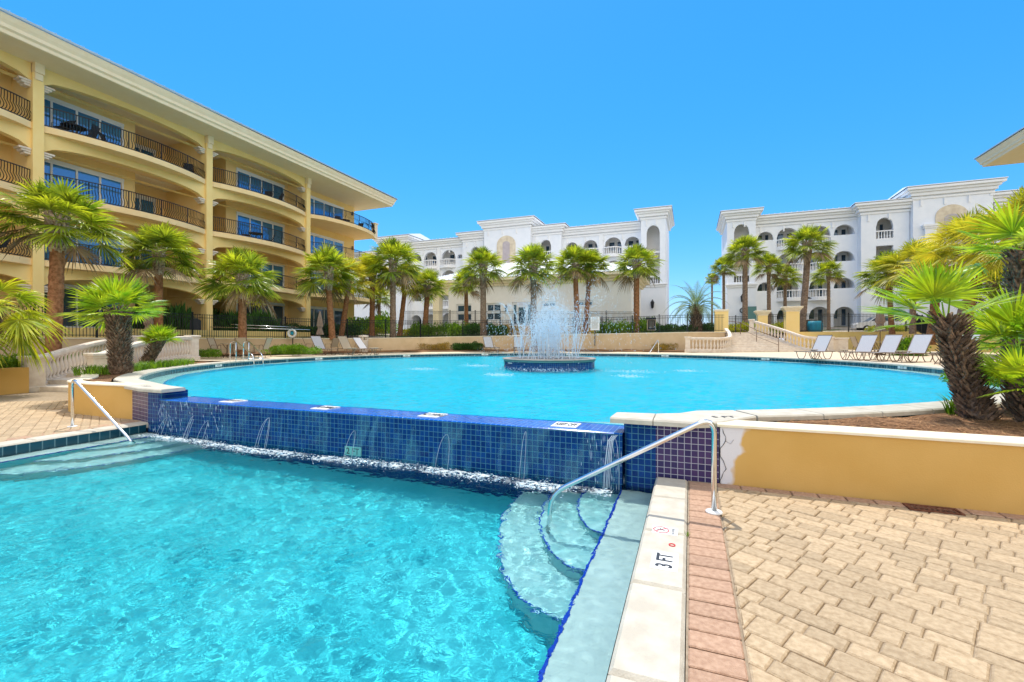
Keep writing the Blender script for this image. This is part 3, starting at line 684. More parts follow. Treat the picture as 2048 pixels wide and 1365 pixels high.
# ------------------------------------------------------------------ yellow apartment building on the left
YT, YS = -28.4, [-4.5, 3.6, 11.7, 19.8, 27.8]               # column line and column positions
FL = [2.19, 5.34, 8.50, 11.65]; SOF, RTOP = 14.4, 15.2; YB = -30.3; YE = 35.5
yb = thing('apartment_building', 'long yellow four storey apartment block with arched balconies and black wavy railings', 'building', -28.4, 27.8, 2.1)
def archwall(mb, a0, a1, z0, z1, ops, put, depth, m=0, N=16, cols=None):
    """wall from a0 to a1 with openings (c0, c1, zbot, zspring, rise); put(a, d, z) maps along/depth/height"""
    bp = {a0, a1}
    for c0, c1, zb, zs, rs in ops:
        bp |= {max(a0, min(a1, c0+(c1-c0)*i/N)) for i in range(N+1)} if rs > 0 else {c0, c1}
    bp = sorted(bp); q = []
    for x in bp:
        if not q or x-q[-1] > 1e-5: q.append(x)
    bp = q
    def top(o, x):
        c0, c1, zb, zs, rs = o; k = (x-(c0+c1)/2)/((c1-c0)/2); return zs+rs*sqrt(max(0, 1-k*k))
    def quad(p, flip=False): mb.add(p, [(0, 1, 2, 3)], m)
    for i in range(len(bp)-1):
        l, r = bp[i], bp[i+1]; mid = (l+r)/2
        cur = sorted([o for o in ops if o[0] < mid < o[1]], key=lambda o: o[2])
        lo = (z0, z0)
        for o in cur:
            if o[2] > min(lo)+1e-6:
                for d in (0, depth): quad([put(l, d, lo[0]), put(r, d, lo[1]), put(r, d, o[2]), put(l, d, o[2])])
            lo = (top(o, l), top(o, r))
            quad([put(l, 0, lo[0]), put(r, 0, lo[1]), put(r, depth, lo[1]), put(l, depth, lo[0])])
            quad([put(l, 0, o[2]), put(r, 0, o[2]), put(r, depth, o[2]), put(l, depth, o[2])])
        if min(lo) < z1-1e-6:
            for d in (0, depth): quad([put(l, d, lo[0]), put(r, d, lo[1]), put(r, d, z1), put(l, d, z1)])
    for o in ops:
        for x in (o[0], o[1]): quad([put(x, 0, o[2]), put(x, depth, o[2]), put(x, depth, o[3]+(0 if o[4] else 0)), put(x, 0, o[3])])
    for x in (a0, a1): quad([put(x, 0, z0), put(x, depth, z0), put(x, depth, z1), put(x, 0, z1)])
    quad([put(a0, 0, z1), put(a1, 0, z1), put(a1, depth, z1), put(a0, depth, z1)])
# beams with shallow arches between the columns, one per bay and floor
def bowpath(s0, s1, bow, n=14, t=YT): return [(t+.02+bow*sin(pi*i/n)**.8, s0+(s1-s0)*i/n) for i in range(n+1)]
for b in range(4):
    s0, s1 = YS[b]+.2, YS[b+1]-.2
    for k in range(4):
        zt = SOF if k == 3 else FL[k+1]-.30; zs = [4.12, 7.27, 10.43, 13.58][k]
        g = MB(); archwall(g, s0, s1, zs-.02, zt, [(s0+.02, s1-.02, zs-.03, zs, (zt-zs)*.64)], lambda a, d, z: (YT-d+.0, a, z), .35, 0, N=20)
        g.build('arch_beam', M['yellow'], yb)
        if k < 3:
            g = MB(); p = bowpath(s0-.1, s1+.1, .85); strip(g, p[::-1], [(YB+.0, q[1]) for q in p][::-1], FL[k+1]-.30, FL[k+1], 0, .01); g.build('balcony_slab', M['slab'], yb)
# columns
for i, s in enumerate(YS):
    g = MB(); g.box(YT-.35, YT+.16, s-.2, s+.2, 1.6, SOF-.45); g.build('column', M['yellow'], yb)
    g = MB(); g.box(YT-.2, YT+.30, s-.17, s+.17, SOF-.45, SOF); g.box(YT-.2, YT+.22, s-.14, s+.14, SOF-.75, SOF-.45, 0); g.build('bracket', M['cream'], yb)
    for k in range(4):
        zs = [4.12, 7.27, 10.43, 13.58][k]
        for sg in (-1, 1):
            if (i == 0 and sg < 0) or (i == 4 and sg > 0): continue
            g = MB()
            for a, (w_, h0, h1) in enumerate(((.44, -.10, 0), (.34, -.20, -.10), (.24, -.30, -.20))): 
                y0, y1 = sorted((s+sg*.2, s+sg*(.2+w_))); g.box(YT-.36-.03*(2-a), YT+.03*(2-a)+.02, y0, y1, zs+h0, zs+h1-.002, 0, .02)
            g.build('corbel', M['stone'], yb)
        # party wall behind each column
    g = MB(); g.box(-33.0, YT-.34, s-.12, s+.12, 1.6, SOF); g.build('party_wall', M['yellow_in'], yb)
def window(parent, s0, s1, z0, z1, n, t, gl='glassb', door=True, face=1, axis='t'):
    """sliding glazing in a white frame; panes are sub-parts"""
    g = MB(); fw = .09; pw_ = (s1-s0)/n
    P = (lambda a0, a1, d0, d1, z0_, z1_, mb: mb.box(t+d0, t+d1, a0, a1, z0_, z1_)) if axis == 't' else (lambda a0, a1, d0, d1, z0_, z1_, mb: mb.box(a0, a1, t-d1, t-d0, z0_, z1_))
    P(s0-fw, s1+fw, .0, .10, z1, z1+.16, g); 
    for i in range(n+1): 
        x = s0+i*pw_; P(x-fw/2 if 0 < i < n else (x-fw if i == 0 else x), x+fw/2 if 0 < i < n else (x if i == 0 else x+fw), .0, .07, z0, z1, g)
    P(s0, s1, .0, .06, z0, z0+.08, g); P(s0, s1, .0, .06, z1-.07, z1, g)
    fr = g.build('window', M['frame'], parent)
    for i in range(n):
        g = MB(); x = s0+i*pw_; P(x+fw/2, x+pw_-fw/2, .015, .035, z0+.08, z1-.07, g); g.build('pane', M[gl], fr)
for b in range(4):
    s0, s1 = YS[b], YS[b+1]
    for k in range(4):
        z0, z1 = FL[k]-.02, (FL[k+1]-.30 if k < 3 else SOF)
        g = MB()
        if b % 2 == 1: main, rec = (s0+2.6, s1-.12), (s0+.12, s0+2.6)
        else: main, rec = (s0+.12, s0+5.1), (s0+5.1, s1-.12)
        rt = -32.2
        g.box(YB-.15, YB, main[0], main[1], z0, z1); g.box(rt-.15, rt, rec[0], rec[1], z0, z1)
        x = main[0] if b % 2 == 1 else main[1]-.12
        g.box(rt, YB-.15, x, x+.12, z0, z1)
        g.build('wall', M['yellow_in'], yb)
        g = MB(); g.box(rt, YB+.0, rec[0], rec[1], FL[k]-.3, FL[k]); g.build('floor_slab', M['soffit'], yb); g = MB(); g.box(rt-.2, YB-.16, rec[0]+.01, rec[1]-.01, z1-.03, z1-.004); g.build('recess_ceiling', M['soffit'], yb)
        gl = 'glassb' if k else 'glass'
        if b % 2 == 1: window(yb, s0+3.45, s0+7.4, FL[k]+.02, FL[k]+2.12, 4, YB, gl)
        else:
            window(yb, s0+.3, s0+4.4, FL[k]+.02, FL[k]+2.12, 4, YB, gl)
            window(yb, s0+5.6, s0+7.2, FL[k]+(.02 if k < 3 else .9), FL[k]+2.0, 2, rt, gl)
# end bay, set back, with sweeping corner balconies
g = MB(); g.box(-45, YB, YS[4]+.12, YE, 1.6, SOF); g.box(-45, -33.0, -6, YS[4]+.12, 1.6, SOF-.01); g.build('wall', M['yellow'], yb)
for k in range(4):
    window(yb, 29.2, 33.9, FL[k]+.02, FL[k]+2.12, 4, YB, 'glassb' if k else 'glass')
    if k:
        p = [(YT+.02, 27.9), (-27.7, 29.0), (-27.35, 30.5), (-27.2, 32.0), (-27.3, 33.5), (-27.6, 34.8), (-28.0, 35.6), (-28.3, 36.1)]
        g = MB(); strip(g, p[::-1], [(YB, q[1]) if q[1] < 35.4 else (-31.5, q[1]) for q in p][::-1], FL[k]-.30, FL[k], 0, .01); g.build('balcony_slab', M['slab'], yb)
g = MB(); g.box(-28.65, -28.25, 36.0, 36.4, 11.35, 12.75); g.box(-28.72, -28.18, 35.93, 36.47, 12.75, 12.85); g.build('corner_pedestal', M['cream'], yb)
for z in (13.5, 10.2):
    g = MB(); g.lathe([(.05, 0), (.11, .06), (.09, .3), (.05, .36)], (YB+.14, 35.1, z), 8); g.build('wall_lamp', M['bronze'], yb)
# roof: moulded fascia, soffit, standing seam metal
EO = -26.75; EEN = 36.6
g = MB(); g.quad((EO, -8, SOF), (EO, EEN, SOF), (-46, EEN, SOF), (-46, -8, SOF)); g.build('soffit', M['soffit'], yb)
prof = [(0, SOF-.004), (.05, SOF+.02), (.07, SOF+.16), (.16, SOF+.24), (.18, SOF+.38), (.26, SOF+.52), (.32, SOF+.66), (.32, SOF+.72), (.1, SOF+.72)]
vs = []; n = len(prof)
for (cx, cy, dx, dy) in ((EO, -8, 1, 0), (EO, EEN, 1, 1), (-46, EEN, 0, 1)):
    for d, z in prof: vs.append((cx+dx*(d), cy+dy*(d), z))
g = MB(); g.add(vs, [(i*n+j, i*n+j+1, i*n+n+j+1, i*n+n+j) for i in range(2) for j in range(n-1)]); g.build('fascia', M['cream'], yb)
g = MB(); e = .40; zr = SOF+.74
g.add([(EO+e, -8, zr), (EO+e, EEN+e, zr), (-46, EEN+e, zr), (-46, EEN-9, zr+3.6), (EO-9, EEN-9, zr+3.6), (EO-9, -8, zr+3.6), (EO+e, -8, zr+.09), (EO+e, EEN+e, zr+.09), (-46, EEN+e, zr+.09)], [(0, 1, 7, 6), (1, 2, 8, 7), (6, 7, 4, 5), (7, 8, 3, 4)])
y = -7.5
while y < EEN: g.add([(EO+e, y, zr+.09), (EO+e, y+.03, zr+.09), (EO-9, y+.03, zr+3.68), (EO-9, y, zr+3.68), (EO+e, y, zr+.14), (EO+e, y+.03, zr+.14)], [(0, 1, 5, 4), (4, 5, 2, 3)]); y += .5
g.build('roof', M['roof'], yb)
# railings: bellied iron bars
def railing(path, z, parent, h=.95, gap=.115, belly=True, post=1.6):
    g = MB(); L = [0]
    for i in range(1, len(path)): L.append(L[-1]+hypot(path[i][0]-path[i-1][0], path[i][1]-path[i-1][1]))
    def pt(d):
        j = 0
        while j < len(L)-2 and L[j+1] < d: j += 1
        k = (d-L[j])/(L[j+1]-L[j]); p, q = path[j], path[j+1]; e = Vector((q[0]-p[0], q[1]-p[1])).normalized()
        return (p[0]+(q[0]-p[0])*k, p[1]+(q[1]-p[1])*k, e.y, -e.x)
    for zz in (z+h, z+.07): g.tube([(*pt(L[-1]*i/24)[:2], zz) for i in range(25)], .028, 4, smooth=False)
    n = int(L[-1]/gap)
    for i in range(n+1):
        x, y, nx, ny = pt(L[-1]*i/n); big = abs((i*gap/post)-round(i*gap/post)) < gap/post/2
        if big: g.tube([(x, y, z), (x, y, z+h)], .028, 4, smooth=False)
        elif belly: g.tube([(x+nx*o, y+ny*o, z+zz) for o, zz in ((0, .07), (.10, .16), (.13, .27), (.07, .42), (-.02, .56), (.0, .72), (0, h))], .018, 3, smooth=False, cap=False)
        else: g.tube([(x, y, z+.07), (x, y, z+h)], .018, 3, smooth=False, cap=False)
    return g.build('railing', M['iron'], parent)
for b in range(4):
    for k in (1, 2, 3):
        p = bowpath(YS[b]+.22, YS[b+1]-.22, .78, t=YT-.06); railing(p, FL[k], yb)
for k in (1, 2, 3):
    railing([(YT-.06, 28.05), (-27.78, 29.0), (-27.43, 30.5), (-27.28, 32.0), (-27.38, 33.5), (-27.68, 34.8), (-28.08, 35.5), (-28.3, 35.95)], FL[k], yb)

# ------------------------------------------------------------------ white apartment blocks
def zq(z): return z
def white_block(label, segs, s0, origin, mirror=False):
    wb = thing('apartment_building', label, 'building', origin[0], origin[1], 3.2)
    fl = [3.2, 6.6, 9.8, 12.9]
    for sg in segs:
        kind, a, b, s, zr = sg['k'], sg['a'], sg['b'], sg['s'], sg['zr']
        put = lambda x, d, z, s=s: (x, s+d, z)
        g = MB(); D = .45
        ops = sg.get('ops', [])
        archwall(g, a, b, 2.0, zr-.9, ops, put, D, 0, N=14)
        g.box(a, a+.35, s+D, s0+9, 2.0, zr-.9); g.box(b-.35, b, s+D, s0+9, 2.0, zr-.9)
        g.build('wall', M['white'], wb)
        # cornice and metal roof
        o = .75; g = MB()
        for i, (d, z0, z1) in enumerate(((.12, zr-1.25, zr-1.0), (.3, zr-.9, zr-.55), (.5, zr-.55, zr-.3), (o, zr-.3, zr-.02))):
            la, lb = (0, 0) if kind == 'arc' else (d, d)
            g.box(a-la, b+lb, s-d, s+(.6 if i == 0 else 9), z0, z1-.003, 0, .03)
        g.build('cornice', M['whitetrim'], wb)
        g = MB(); q = 0 if kind == 'arc' else o+.06
        g.add([(a-q, s-o-.06, zr), (b+q, s-o-.06, zr), (b+q*(-1 if q else 0), s+5, zr+1.5 if kind != 'arc' else zr+1.2), (a-q*(-1 if q else 0), s+5, zr+1.5 if kind != 'arc' else zr+1.2), (a-q, s-o-.06, zr+.09), (b+q, s-o-.06, zr+.09), (b+q, s+10, zr+.09), (a-q, s+10, zr+.09)],
              [(0, 1, 5, 4), (4, 5, 2, 3), (5, 6, 2), (4, 3, 7), (1, 6, 5), (3, 2, 6, 7), (0, 4, 7)])
        x = a-q+.3
        while x < b+q and kind == 'arc': g.box(x, x+.04, s-o-.06, s-o+.5, zr+.09, zr+.17); x += .6
        g.build('roof', M['whiteroof'], wb)
        # small brackets
        x = a+.6
        g = MB()
        while x < b-.4: g = MB(); g.box(x, x+.14, s-.14, s, zr-2.0, zr-1.3); g.build('bracket', M['whitetrim'], wb); x += (b-a-.6)/max(2, round((b-a)/2.6))
        if kind == 'arc':
            for x in sg.get('pil', []): g = MB(); g.box(x-.28, x+.28, s-.14, s-.002, 2.2, zr-1.25, 0, .02); g.build('pilaster', M['whitetrim'], wb)
        # galleries behind the openings
        if ops:
            g = MB(); dep = 2.2
            for z in fl[1:]: g.box(a+.36, b-.36, s+D+.002, s+dep, z-.25, z)
            g.box(a+.36, b-.36, s+dep, s+dep+.2, 2.0, zr-1.0); g.box(a+.36, b-.36, s+D+.002, s+dep, zr-1.2, zr-1.0)
            g.build('gallery', M['club'], wb)
            for (c0, c1, zb, zs, rs) in ops:
                for z in fl:
                    if z+.6 < zs+rs and z > zb-1.5 and not sg.get('blank'):
                        w1 = (c1-c0)
                        window(wb, c0+.12*w1, c0+.46*w1, z+.9, z+2.2, 1, s+dep, 'glass', axis='s')
                        window(wb, c0+.62*w1, c0+.86*w1, z+(.05 if rs else .9), z+2.2, 1, s+dep, 'glass', axis='s')
    return wb, fl
PB = [(.085, 0), (.085, .05), (.05, .07), (.04, .12), (.075, .22), (.085, .32), (.05, .46), (.035, .60), (.045, .68), (.07, .71), (.07, .76)]
_bal = {}
def balmesh(h, n=8, k=1.0):
    key = (round(h, 2), n, k)
    if key not in _bal:
        g = MB(); s_ = h/.76; g.lathe([(r*k, z*s_) for r, z in PB], n=n); o = g.build('baluster', M['stone'])
        _bal[key] = o.data; bpy.data.objects.remove(o)
    return _bal[key]
def balcony(parent, a, b, s, z, bow=.0, n=None, m='whitetrim'):
    """white balustrade on a (bowed) slab; one mesh per rail, balusters one lathe each merged as pattern of the guard"""
    N = 12; P = [(a+(b-a)*i/N, s-bow*sin(pi*i/N)**.7) for i in range(N+1)]
    if bow:
        g = MB(); strip(g, P[::-1], [(p[0], s+.3) for p in P][::-1], z-.32, z, 0, .03); strip(g, offs(P[::-1], -.06), [(p[0], s+.29) for p in P][::-1], z-.12, z-.02, 0); g.build('balcony_slab', M[m], parent)
    g = MB(); P2 = offs(P, .14) if bow else P
    strip(g, offs(P2, -.09), offs(P2, .09), z+.90, z+1.02, 0, .02); strip(g, offs(P2, -.09), offs(P2, .09), z+.02, z+.12, 0, .02)
    n = n or int((b-a)/.26); R = resample(P2, n)
    for i in range(1, n):
        s_ = .78/.76; g.lathe([(r*.95, q*s_) for r, q in PB[::2]], (R[i][0], R[i][1], z+.12), 6)
    return g.build('balustrade', M[m], parent)
# right block
s0 = 64.3; X = lambda u, s=s0: tu(u, s)
def arcops(us, s, par=True):
    ops = []
    for (u0, u1, solid) in us:
        a, b = X(u0, s), X(u1, s); r = (b-a)/2
        for k, z in enumerate((3.2, 6.6, 9.8, 12.9)):
            zb = z+1.07 if (solid and k) else (z+.02 if k else 2.05)
            zs = min(z+1.30, 14.2) if k else z+1.3; 
            ops.append((a, b, zb, (z+1.25), min(r, 1.30)))
    return ops
u4 = [(1512.5+2, 1547, 1), (1553.5, 1597, 0), (1618, 1661, 0), (1667.5, 1709.5, 1)]
segs = [dict(k='tower', a=X(1454, 62.8), b=X(1511.5, 62.8), s=62.8, zr=17.5, blank=1, ops=[(X(1468, 62.8), X(1498.5, 62.8), 8.65, 14.9, 1.0)]),
        dict(k='arc', a=X(1511.5, 62.8)+.02, b=X(1715), s=s0, zr=16.9, ops=arcops(u4, s0), pil=[X(1607.5)]),
        dict(k='tower', a=X(1722, 63), b=X(1819, 63), s=63.0, zr=17.05, ops=[(X(1752, 63), X(1786.5, 63), z+(0.02), z+1.45, 1.0 if z > 12 else 0.001) if z > 12 else (X(1752, 63), X(1786.5, 63), z+.02, z+2.4, 0) for z in (6.6, 9.8, 12.9)]),
        dict(k='tower', a=X(1826, 62.3), b=X(1986, 62.3), s=62.3, zr=18.1),
        dict(k='tower', a=X(1990, 63), b=X(1990, 63)+7.5, s=63.0, zr=16.9, ops=[(X(1998, 63), X(2034, 63), 12.92, 14.35, 1.0)]),
        dict(k='arc', a=X(1990, 63)+7.6, b=X(1990, 63)+26, s=s0, zr=16.6, ops=[])]
wr, FLW = white_block('large white arcaded apartment block on the right with tall arched stone panel', segs, s0, (tu(1650, s0), s0))
for k in (1, 2, 3):
    balcony(wr, X(1552), X(1612), s0, FLW[k], .9); balcony(wr, X(1614), X(1663), s0, FLW[k], .9)
for z in (12.9, 9.8, 6.6): balcony(wr, X(1752, 63), X(1786.5, 63), 63.1, z)
balcony(wr, X(1468, 62.8), X(1498.5, 62.8), 62.95, 8.62); balcony(wr, X(1998, 63), X(2034, 63), 63.1, 12.9)
def ledge(parent, a, b, s, z): g = MB(); g.box(a-.12, b+.12, s-.14, s-.002, z-.45, z-.2, 0, .02); g.box(a-.25, b+.25, s-.3, s-.004, z-.2, z, 0, .03); g.build('ledge', M['whitetrim'], parent)
ledge(wr, X(1454, 62.8), X(1511.5, 62.8), 62.8, 8.5); ledge(wr, X(1722, 63), X(1819, 63), 63, 8.6)
def stone_panel(parent, a, b, a2, b2, s, zt, zt2, zb):
    P = [(a, zb), (b, zb)]+[((a+b)/2+(b-a)/2*cos(x), zt-(b-a)/2*.9+(b-a)/2*.9*sin(x)) for x in [pi*i/16 for i in range(17)]]
    g = MB(); n = len(P); g.add([(p[0], s-.10, p[1]) for p in P]+[(p[0], s-.001, p[1]) for p in P], [tuple(range(n))]+[(i, (i+1) % n, n+(i+1) % n, n+i) for i in range(n)])
    pn = g.build('stone_panel', M['limest'], parent)
    P = [(a2, zb), (b2, zb)]+[((a2+b2)/2+(b2-a2)/2*cos(x), zt2-(b2-a2)/2*.7+(b2-a2)/2*.7*sin(x)) for x in [pi*i/12 for i in range(13)]]
    g = MB(); n = len(P); g.add([(p[0], s-.14, p[1]) for p in P]+[(p[0], s-.101, p[1]) for p in P], [tuple(range(n))]+[(i, (i+1) % n, n+(i+1) % n, n+i) for i in range(n)]); g.build('inset_panel', M['mauve'], pn)
stone_panel(wr, X(1870, 62.3), X(1936, 62.3), X(1888, 62.3), X(1919, 62.3), 62.3, 16.0, 15.0, 9.0)
g = MB()
for u0, u1 in ((1847, 1870), (1937, 1960)): a, b = X(u0, 62.3), X(u1, 62.3); g.box(a, b, 61.95, 62.298, 8.5, 13.6); g.box(a-.1, b+.1, 61.85, 62.297, 13.6, 13.8); g.box(a-.2, b+.2, 61.75, 62.296, 13.8, 14.0)
g.build('pilaster', M['whitetrim'], wr)
g = MB(); g.box(X(1484, 62.5), X(1511, 62.5), 61.6, 62.5, 2.4, 5.6); tag(g.build('utility_box', M['teal'], origin=(X(1498, 62.5), 62, 2.4)), 'dull teal equipment housing at the foot of the right white tower', 'utility box')
# centre block
s0 = 61.5; X = lambda u, s=s0: tu(u, s)
u4a = [(1131, 1156, 1), (1166, 1195, 0), (1209, 1243, 0), (1249, 1280, 1)]; u4b = [(821, 843, 1), (848, 873, 0), (883, 911, 0), (915, 925, 1)]
segs = [dict(k='tower', a=X(1281.7, 60.2), b=X(1331, 60.2), s=60.2, zr=18.1, blank=1, ops=[(X(1293, 60.2), X(1319.5, 60.2), 8.65, 15.1, 1.0)]),
        dict(k='arc', a=X(1123, 61), b=X(1281.5, 61), s=s0, zr=16.9, ops=arcops(u4a, s0), pil=[X(1202)]),
        dict(k='tower', a=X(1062, 60.7), b=X(1122.5, 60.7), s=60.7, zr=17.35, ops=[(X(1080, 60.7), X(1102, 60.7), 12.92, 14.6, .9)]),
        dict(k='tower', a=X(968, 59.7), b=X(1060.8, 59.7), s=59.7, zr=18.5),
        dict(k='tower', a=X(925, 60.7), b=X(967, 60.7), s=60.7, zr=17.4, ops=[(X(941, 60.7), X(960, 60.7), 12.92, 14.4, .9)]),
        dict(k='arc', a=X(815), b=X(925.5), s=s0, zr=16.9, ops=arcops(u4b, s0), pil=[X(878)]),
        dict(k='tower', a=X(758, 60.2), b=X(814, 60.2), s=60.2, zr=17.8),
        dict(k='arc', a=X(640, 61), b=X(756, 61), s=s0, zr=16.0, ops=[])]
wc, _ = white_block('white arcaded apartment block in the centre behind the clubhouse', segs, s0, (tu(1050, s0), s0))
for k in (1, 2, 3):
    balcony(wc, X(1165), X(1201), s0, FLW[k], .8); balcony(wc, X(1203), X(1244), s0, FLW[k], .8)
    balcony(wc, X(847), X(877), s0, FLW[k], .8); balcony(wc, X(879), X(912), s0, FLW[k], .8)
balcony(wc, X(1080, 60.7), X(1102, 60.7), 60.8, 12.9); balcony(wc, X(941, 60.7), X(960, 60.7), 60.8, 12.9); balcony(wc, X(1293, 60.2), X(1319.5, 60.2), 60.35, 8.62)
ledge(wc, X(1281.7, 60.2), X(1331, 60.2), 60.2, 8.7)
stone_panel(wc, X(994, 59.7), X(1031, 59.7), X(1006, 59.7), X(1020, 59.7), 59.7, 16.3, 15.5, 11.0)

# ------------------------------------------------------------------ clubhouse
cb = thing('clubhouse', 'low cream clubhouse with white standing seam roof behind the fountain', 'building', -6, 45, 3.0)
s0 = 45.0; a, b, a1 = tu(866, s0), tu(1263, s0), tu(897, s0); zt = 7.85
g = MB()
ops = [(tu(1024, s0), tu(1063, s0), 3.1, 5.55, 0)]+[(tu(p, s0), tu(q, s0), 3.7, 5.55, 0) for p, q in ((913, 943), (972, 1002))]+[(tu(p, s0), tu(q, s0), 4.95, 5.55, 0) for p, q in ((1083, 1112), (1149, 1186))]
archwall(g, a1, b, 2.0, zt, ops, lambda x, d, z: (x, s0+d, z), .3)
g.box(a1, a1+.3, s0+.3, s0+9, 2.0, zt); g.box(b-.3, b, s0+.3, s0+9, 2.0, zt); g.box(a+1.2, a1, s0+4, s0+4.3, 2.0, zt); g.build('wall', M['club'], cb)
g = MB(); g.box(a, a+.8, s0-.02, s0+.8, 2.0, 6.6); g.box(a-.1, a+.9, s0-.1, s0+.9, 6.4, 6.6); g.build('porch_pillar', M['cap'], cb)
g = MB(); archwall(g, a, a1, 6.6, zt, [], lambda x, d, z: (x, s0+d, z), .5); g.build('porch_beam', M['cap'], cb)
for p, q in ((913, 943), (972, 1002)): 
    for zz in (3.7, 4.65): window(cb, tu(p, s0)+.1, tu(q, s0)-.1, zz, zz+.78, 2, s0+.2, 'glass', axis='s')
for p, q in ((1083, 1112), (1149, 1186)): window(cb, tu(p, s0)+.1, tu(q, s0)-.1, 5.0, 5.4, 2, s0+.2, 'glass', axis='s')
a2, b2 = tu(1025, s0), tu(1062, s0); dw = (b2-a2)
window(cb, a2+.05, a2+.2*dw, 3.2, 5.35, 1, s0+.2, 'glass', axis='s'); window(cb, a2+.80*dw, b2-.05, 3.2, 5.35, 1, s0+.2, 'glass', axis='s')
g = MB(); g.box(a2+.25*dw, a2+.75*dw, s0+.05, s0+.15, 3.1, 5.2, 0, .02); dr = g.build('door', M['frame'], cb)
g = MB(); g.box(a2+.33*dw, a2+.67*dw, s0+.02, s0+.048, 3.3, 5.0); g.build('pane', M['glass'], dr)
g = MB()
for d, z0, z1 in ((.25, zt-.5, zt-.25), (.5, zt-.25, zt), (.95, zt, zt+.3)): g.box(a-d, b+d, s0-d, s0+9.5, z0, z1-.003, 0, .03)
g.build('cornice', M['cap'], cb)
g = MB(); zr = zt+.31; R = [(a-1, s0-1, zr), (b+1, s0-1, zr), (b+1, s0+11, zr), (a-1, s0+11, zr), (a+5.5, s0+5, zr+2.5), (b-5.5, s0+5, zr+2.5)]
g.add(R, [(0, 1, 5, 4), (1, 2, 5), (2, 3, 4, 5), (3, 0, 4)])
x = a-1
while x < b+1:
    k = min(1, (x-a+1)/6.5, (b+1-x)/6.5); g.add([(x, s0-1.01, zr+.01), (x+.05, s0-1.01, zr+.01), (x+.05, s0-1+6*k, zr+2.5*k+.01), (x, s0-1+6*k, zr+2.5*k+.01), (x, s0-1.01, zr+.07), (x+.05, s0-1.01, zr+.07), (x+.05, s0-1+6*k, zr+2.5*k+.07), (x, s0-1+6*k, zr+2.5*k+.07)], [(4, 5, 6, 7), (0, 1, 5, 4), (0, 4, 7, 3), (1, 2, 6, 5)]); x += .5
g.build('roof', M['whiteroof'], cb)
# eave of the matching yellow building at the far right
rb = thing('apartment_building', 'corner eave of a second yellow building at the upper right edge', 'building', 24, 46, 1.5)
t0, s1 = 20.3, 44.2; g = MB(); g.quad((t0, s1, SOF), (t0, -8, SOF), (t0+20, -8, SOF), (t0+20, s1, SOF)); g.build('soffit', M['soffit'], rb)
vs = []
for (cx, cy, dx, dy) in ((t0, -8, -1, 0), (t0, s1, -1, 1), (t0+20, s1, 0, 1)):
    for d, z in prof: vs.append((cx+dx*d, cy+dy*d, z))
n = len(prof); g = MB(); g.add(vs, [(i*n+j, i*n+j+1, i*n+n+j+1, i*n+n+j) for i in range(2) for j in range(n-1)]); g.build('fascia', M['cream'], rb)
zr = SOF+.74; g = MB(); g.add([(t0-e, -8, zr), (t0-e, s1+e, zr), (t0+20, s1+e, zr), (t0-e, -8, zr+.09), (t0-e, s1+e, zr+.09), (t0+20, s1+e, zr+.09), (t0+9, -8, zr+3.6), (t0+9, s1-9, zr+3.6), (t0+20, s1-9, zr+3.6)], [(0, 1, 4, 3), (1, 2, 5, 4), (3, 4, 7, 6), (4, 5, 8, 7)]); g.build('roof', M['roof'], rb)
g = MB(); g.box(t0+3.5, t0+20, -8, s1-2.5, 1.2, SOF-.01); g.build('wall', M['yellow'], rb)

# ------------------------------------------------------------------ retaining wall, stairs, pillars
g = MB(); P = [(p[0], p[1]) for p in WP]; strip(g, P, offs(P, .3), .5, lambda i: WP[i][2]-.001, 0)
rw = thing('retaining_wall', 'long curved tan retaining wall behind the far pool deck, topped by a black fence', 'wall', -18, 30, .7); g.build('wall', mat('tan_wall', (.62, .46, .27), (.70, .53, .33), 1.5, .85, .15, 60), rw)
g = MB(); strip(g, offs(P, -.03), offs(P, .33), lambda i: WP[i][2], lambda i: WP[i][2]+.05, 0, .01); g.build('cap', M['cap'], rw)
P = [(p[0], p[1]) for p in WR]; g = MB(); strip(g, P, offs(P, .35), .4, lambda i: WR[i][2], 0)
tag(g.build('retaining_wall', M['yellow'], origin=(*WR[1][:2], .8)), 'bright yellow retaining wall right of the stairs behind the loungers', 'wall')
XL = [(30.4, 13.0), (30.9, 14.0), (31.5, 14.9), (32.4, 15.5), (34.8, 16.0)]; XR = [(30.4, 21.2), (30.9, 20.6), (31.5, 19.75), (32.4, 19.3), (33.4, 18.8), (34.8, 18.1)]
def lerp(T, y):
    for (y0, x0), (y1, x1) in zip(T, T[1:]):
        if y <= y1: return x0+(x1-x0)*max(0, (y-y0)/(y1-y0))
    return T[-1][1]
st = thing('staircase', 'wide stone staircase climbing from the pool deck to the gate', 'stairs', *S(17, 30.9), .75)
for i in range(10):
    y0 = 30.9+.37*i; ys = [y0+(34.9-y0)*j/4 for j in range(5)]
    poly = [S(lerp(XL, y), y) for y in ys]+[S(lerp(XR, y), y) for y in reversed(ys)]
    g = MB(); g.prism(poly, .6, .757+.137*(i+1), 0, bev=.012); g.build('step', M['stone'], st)
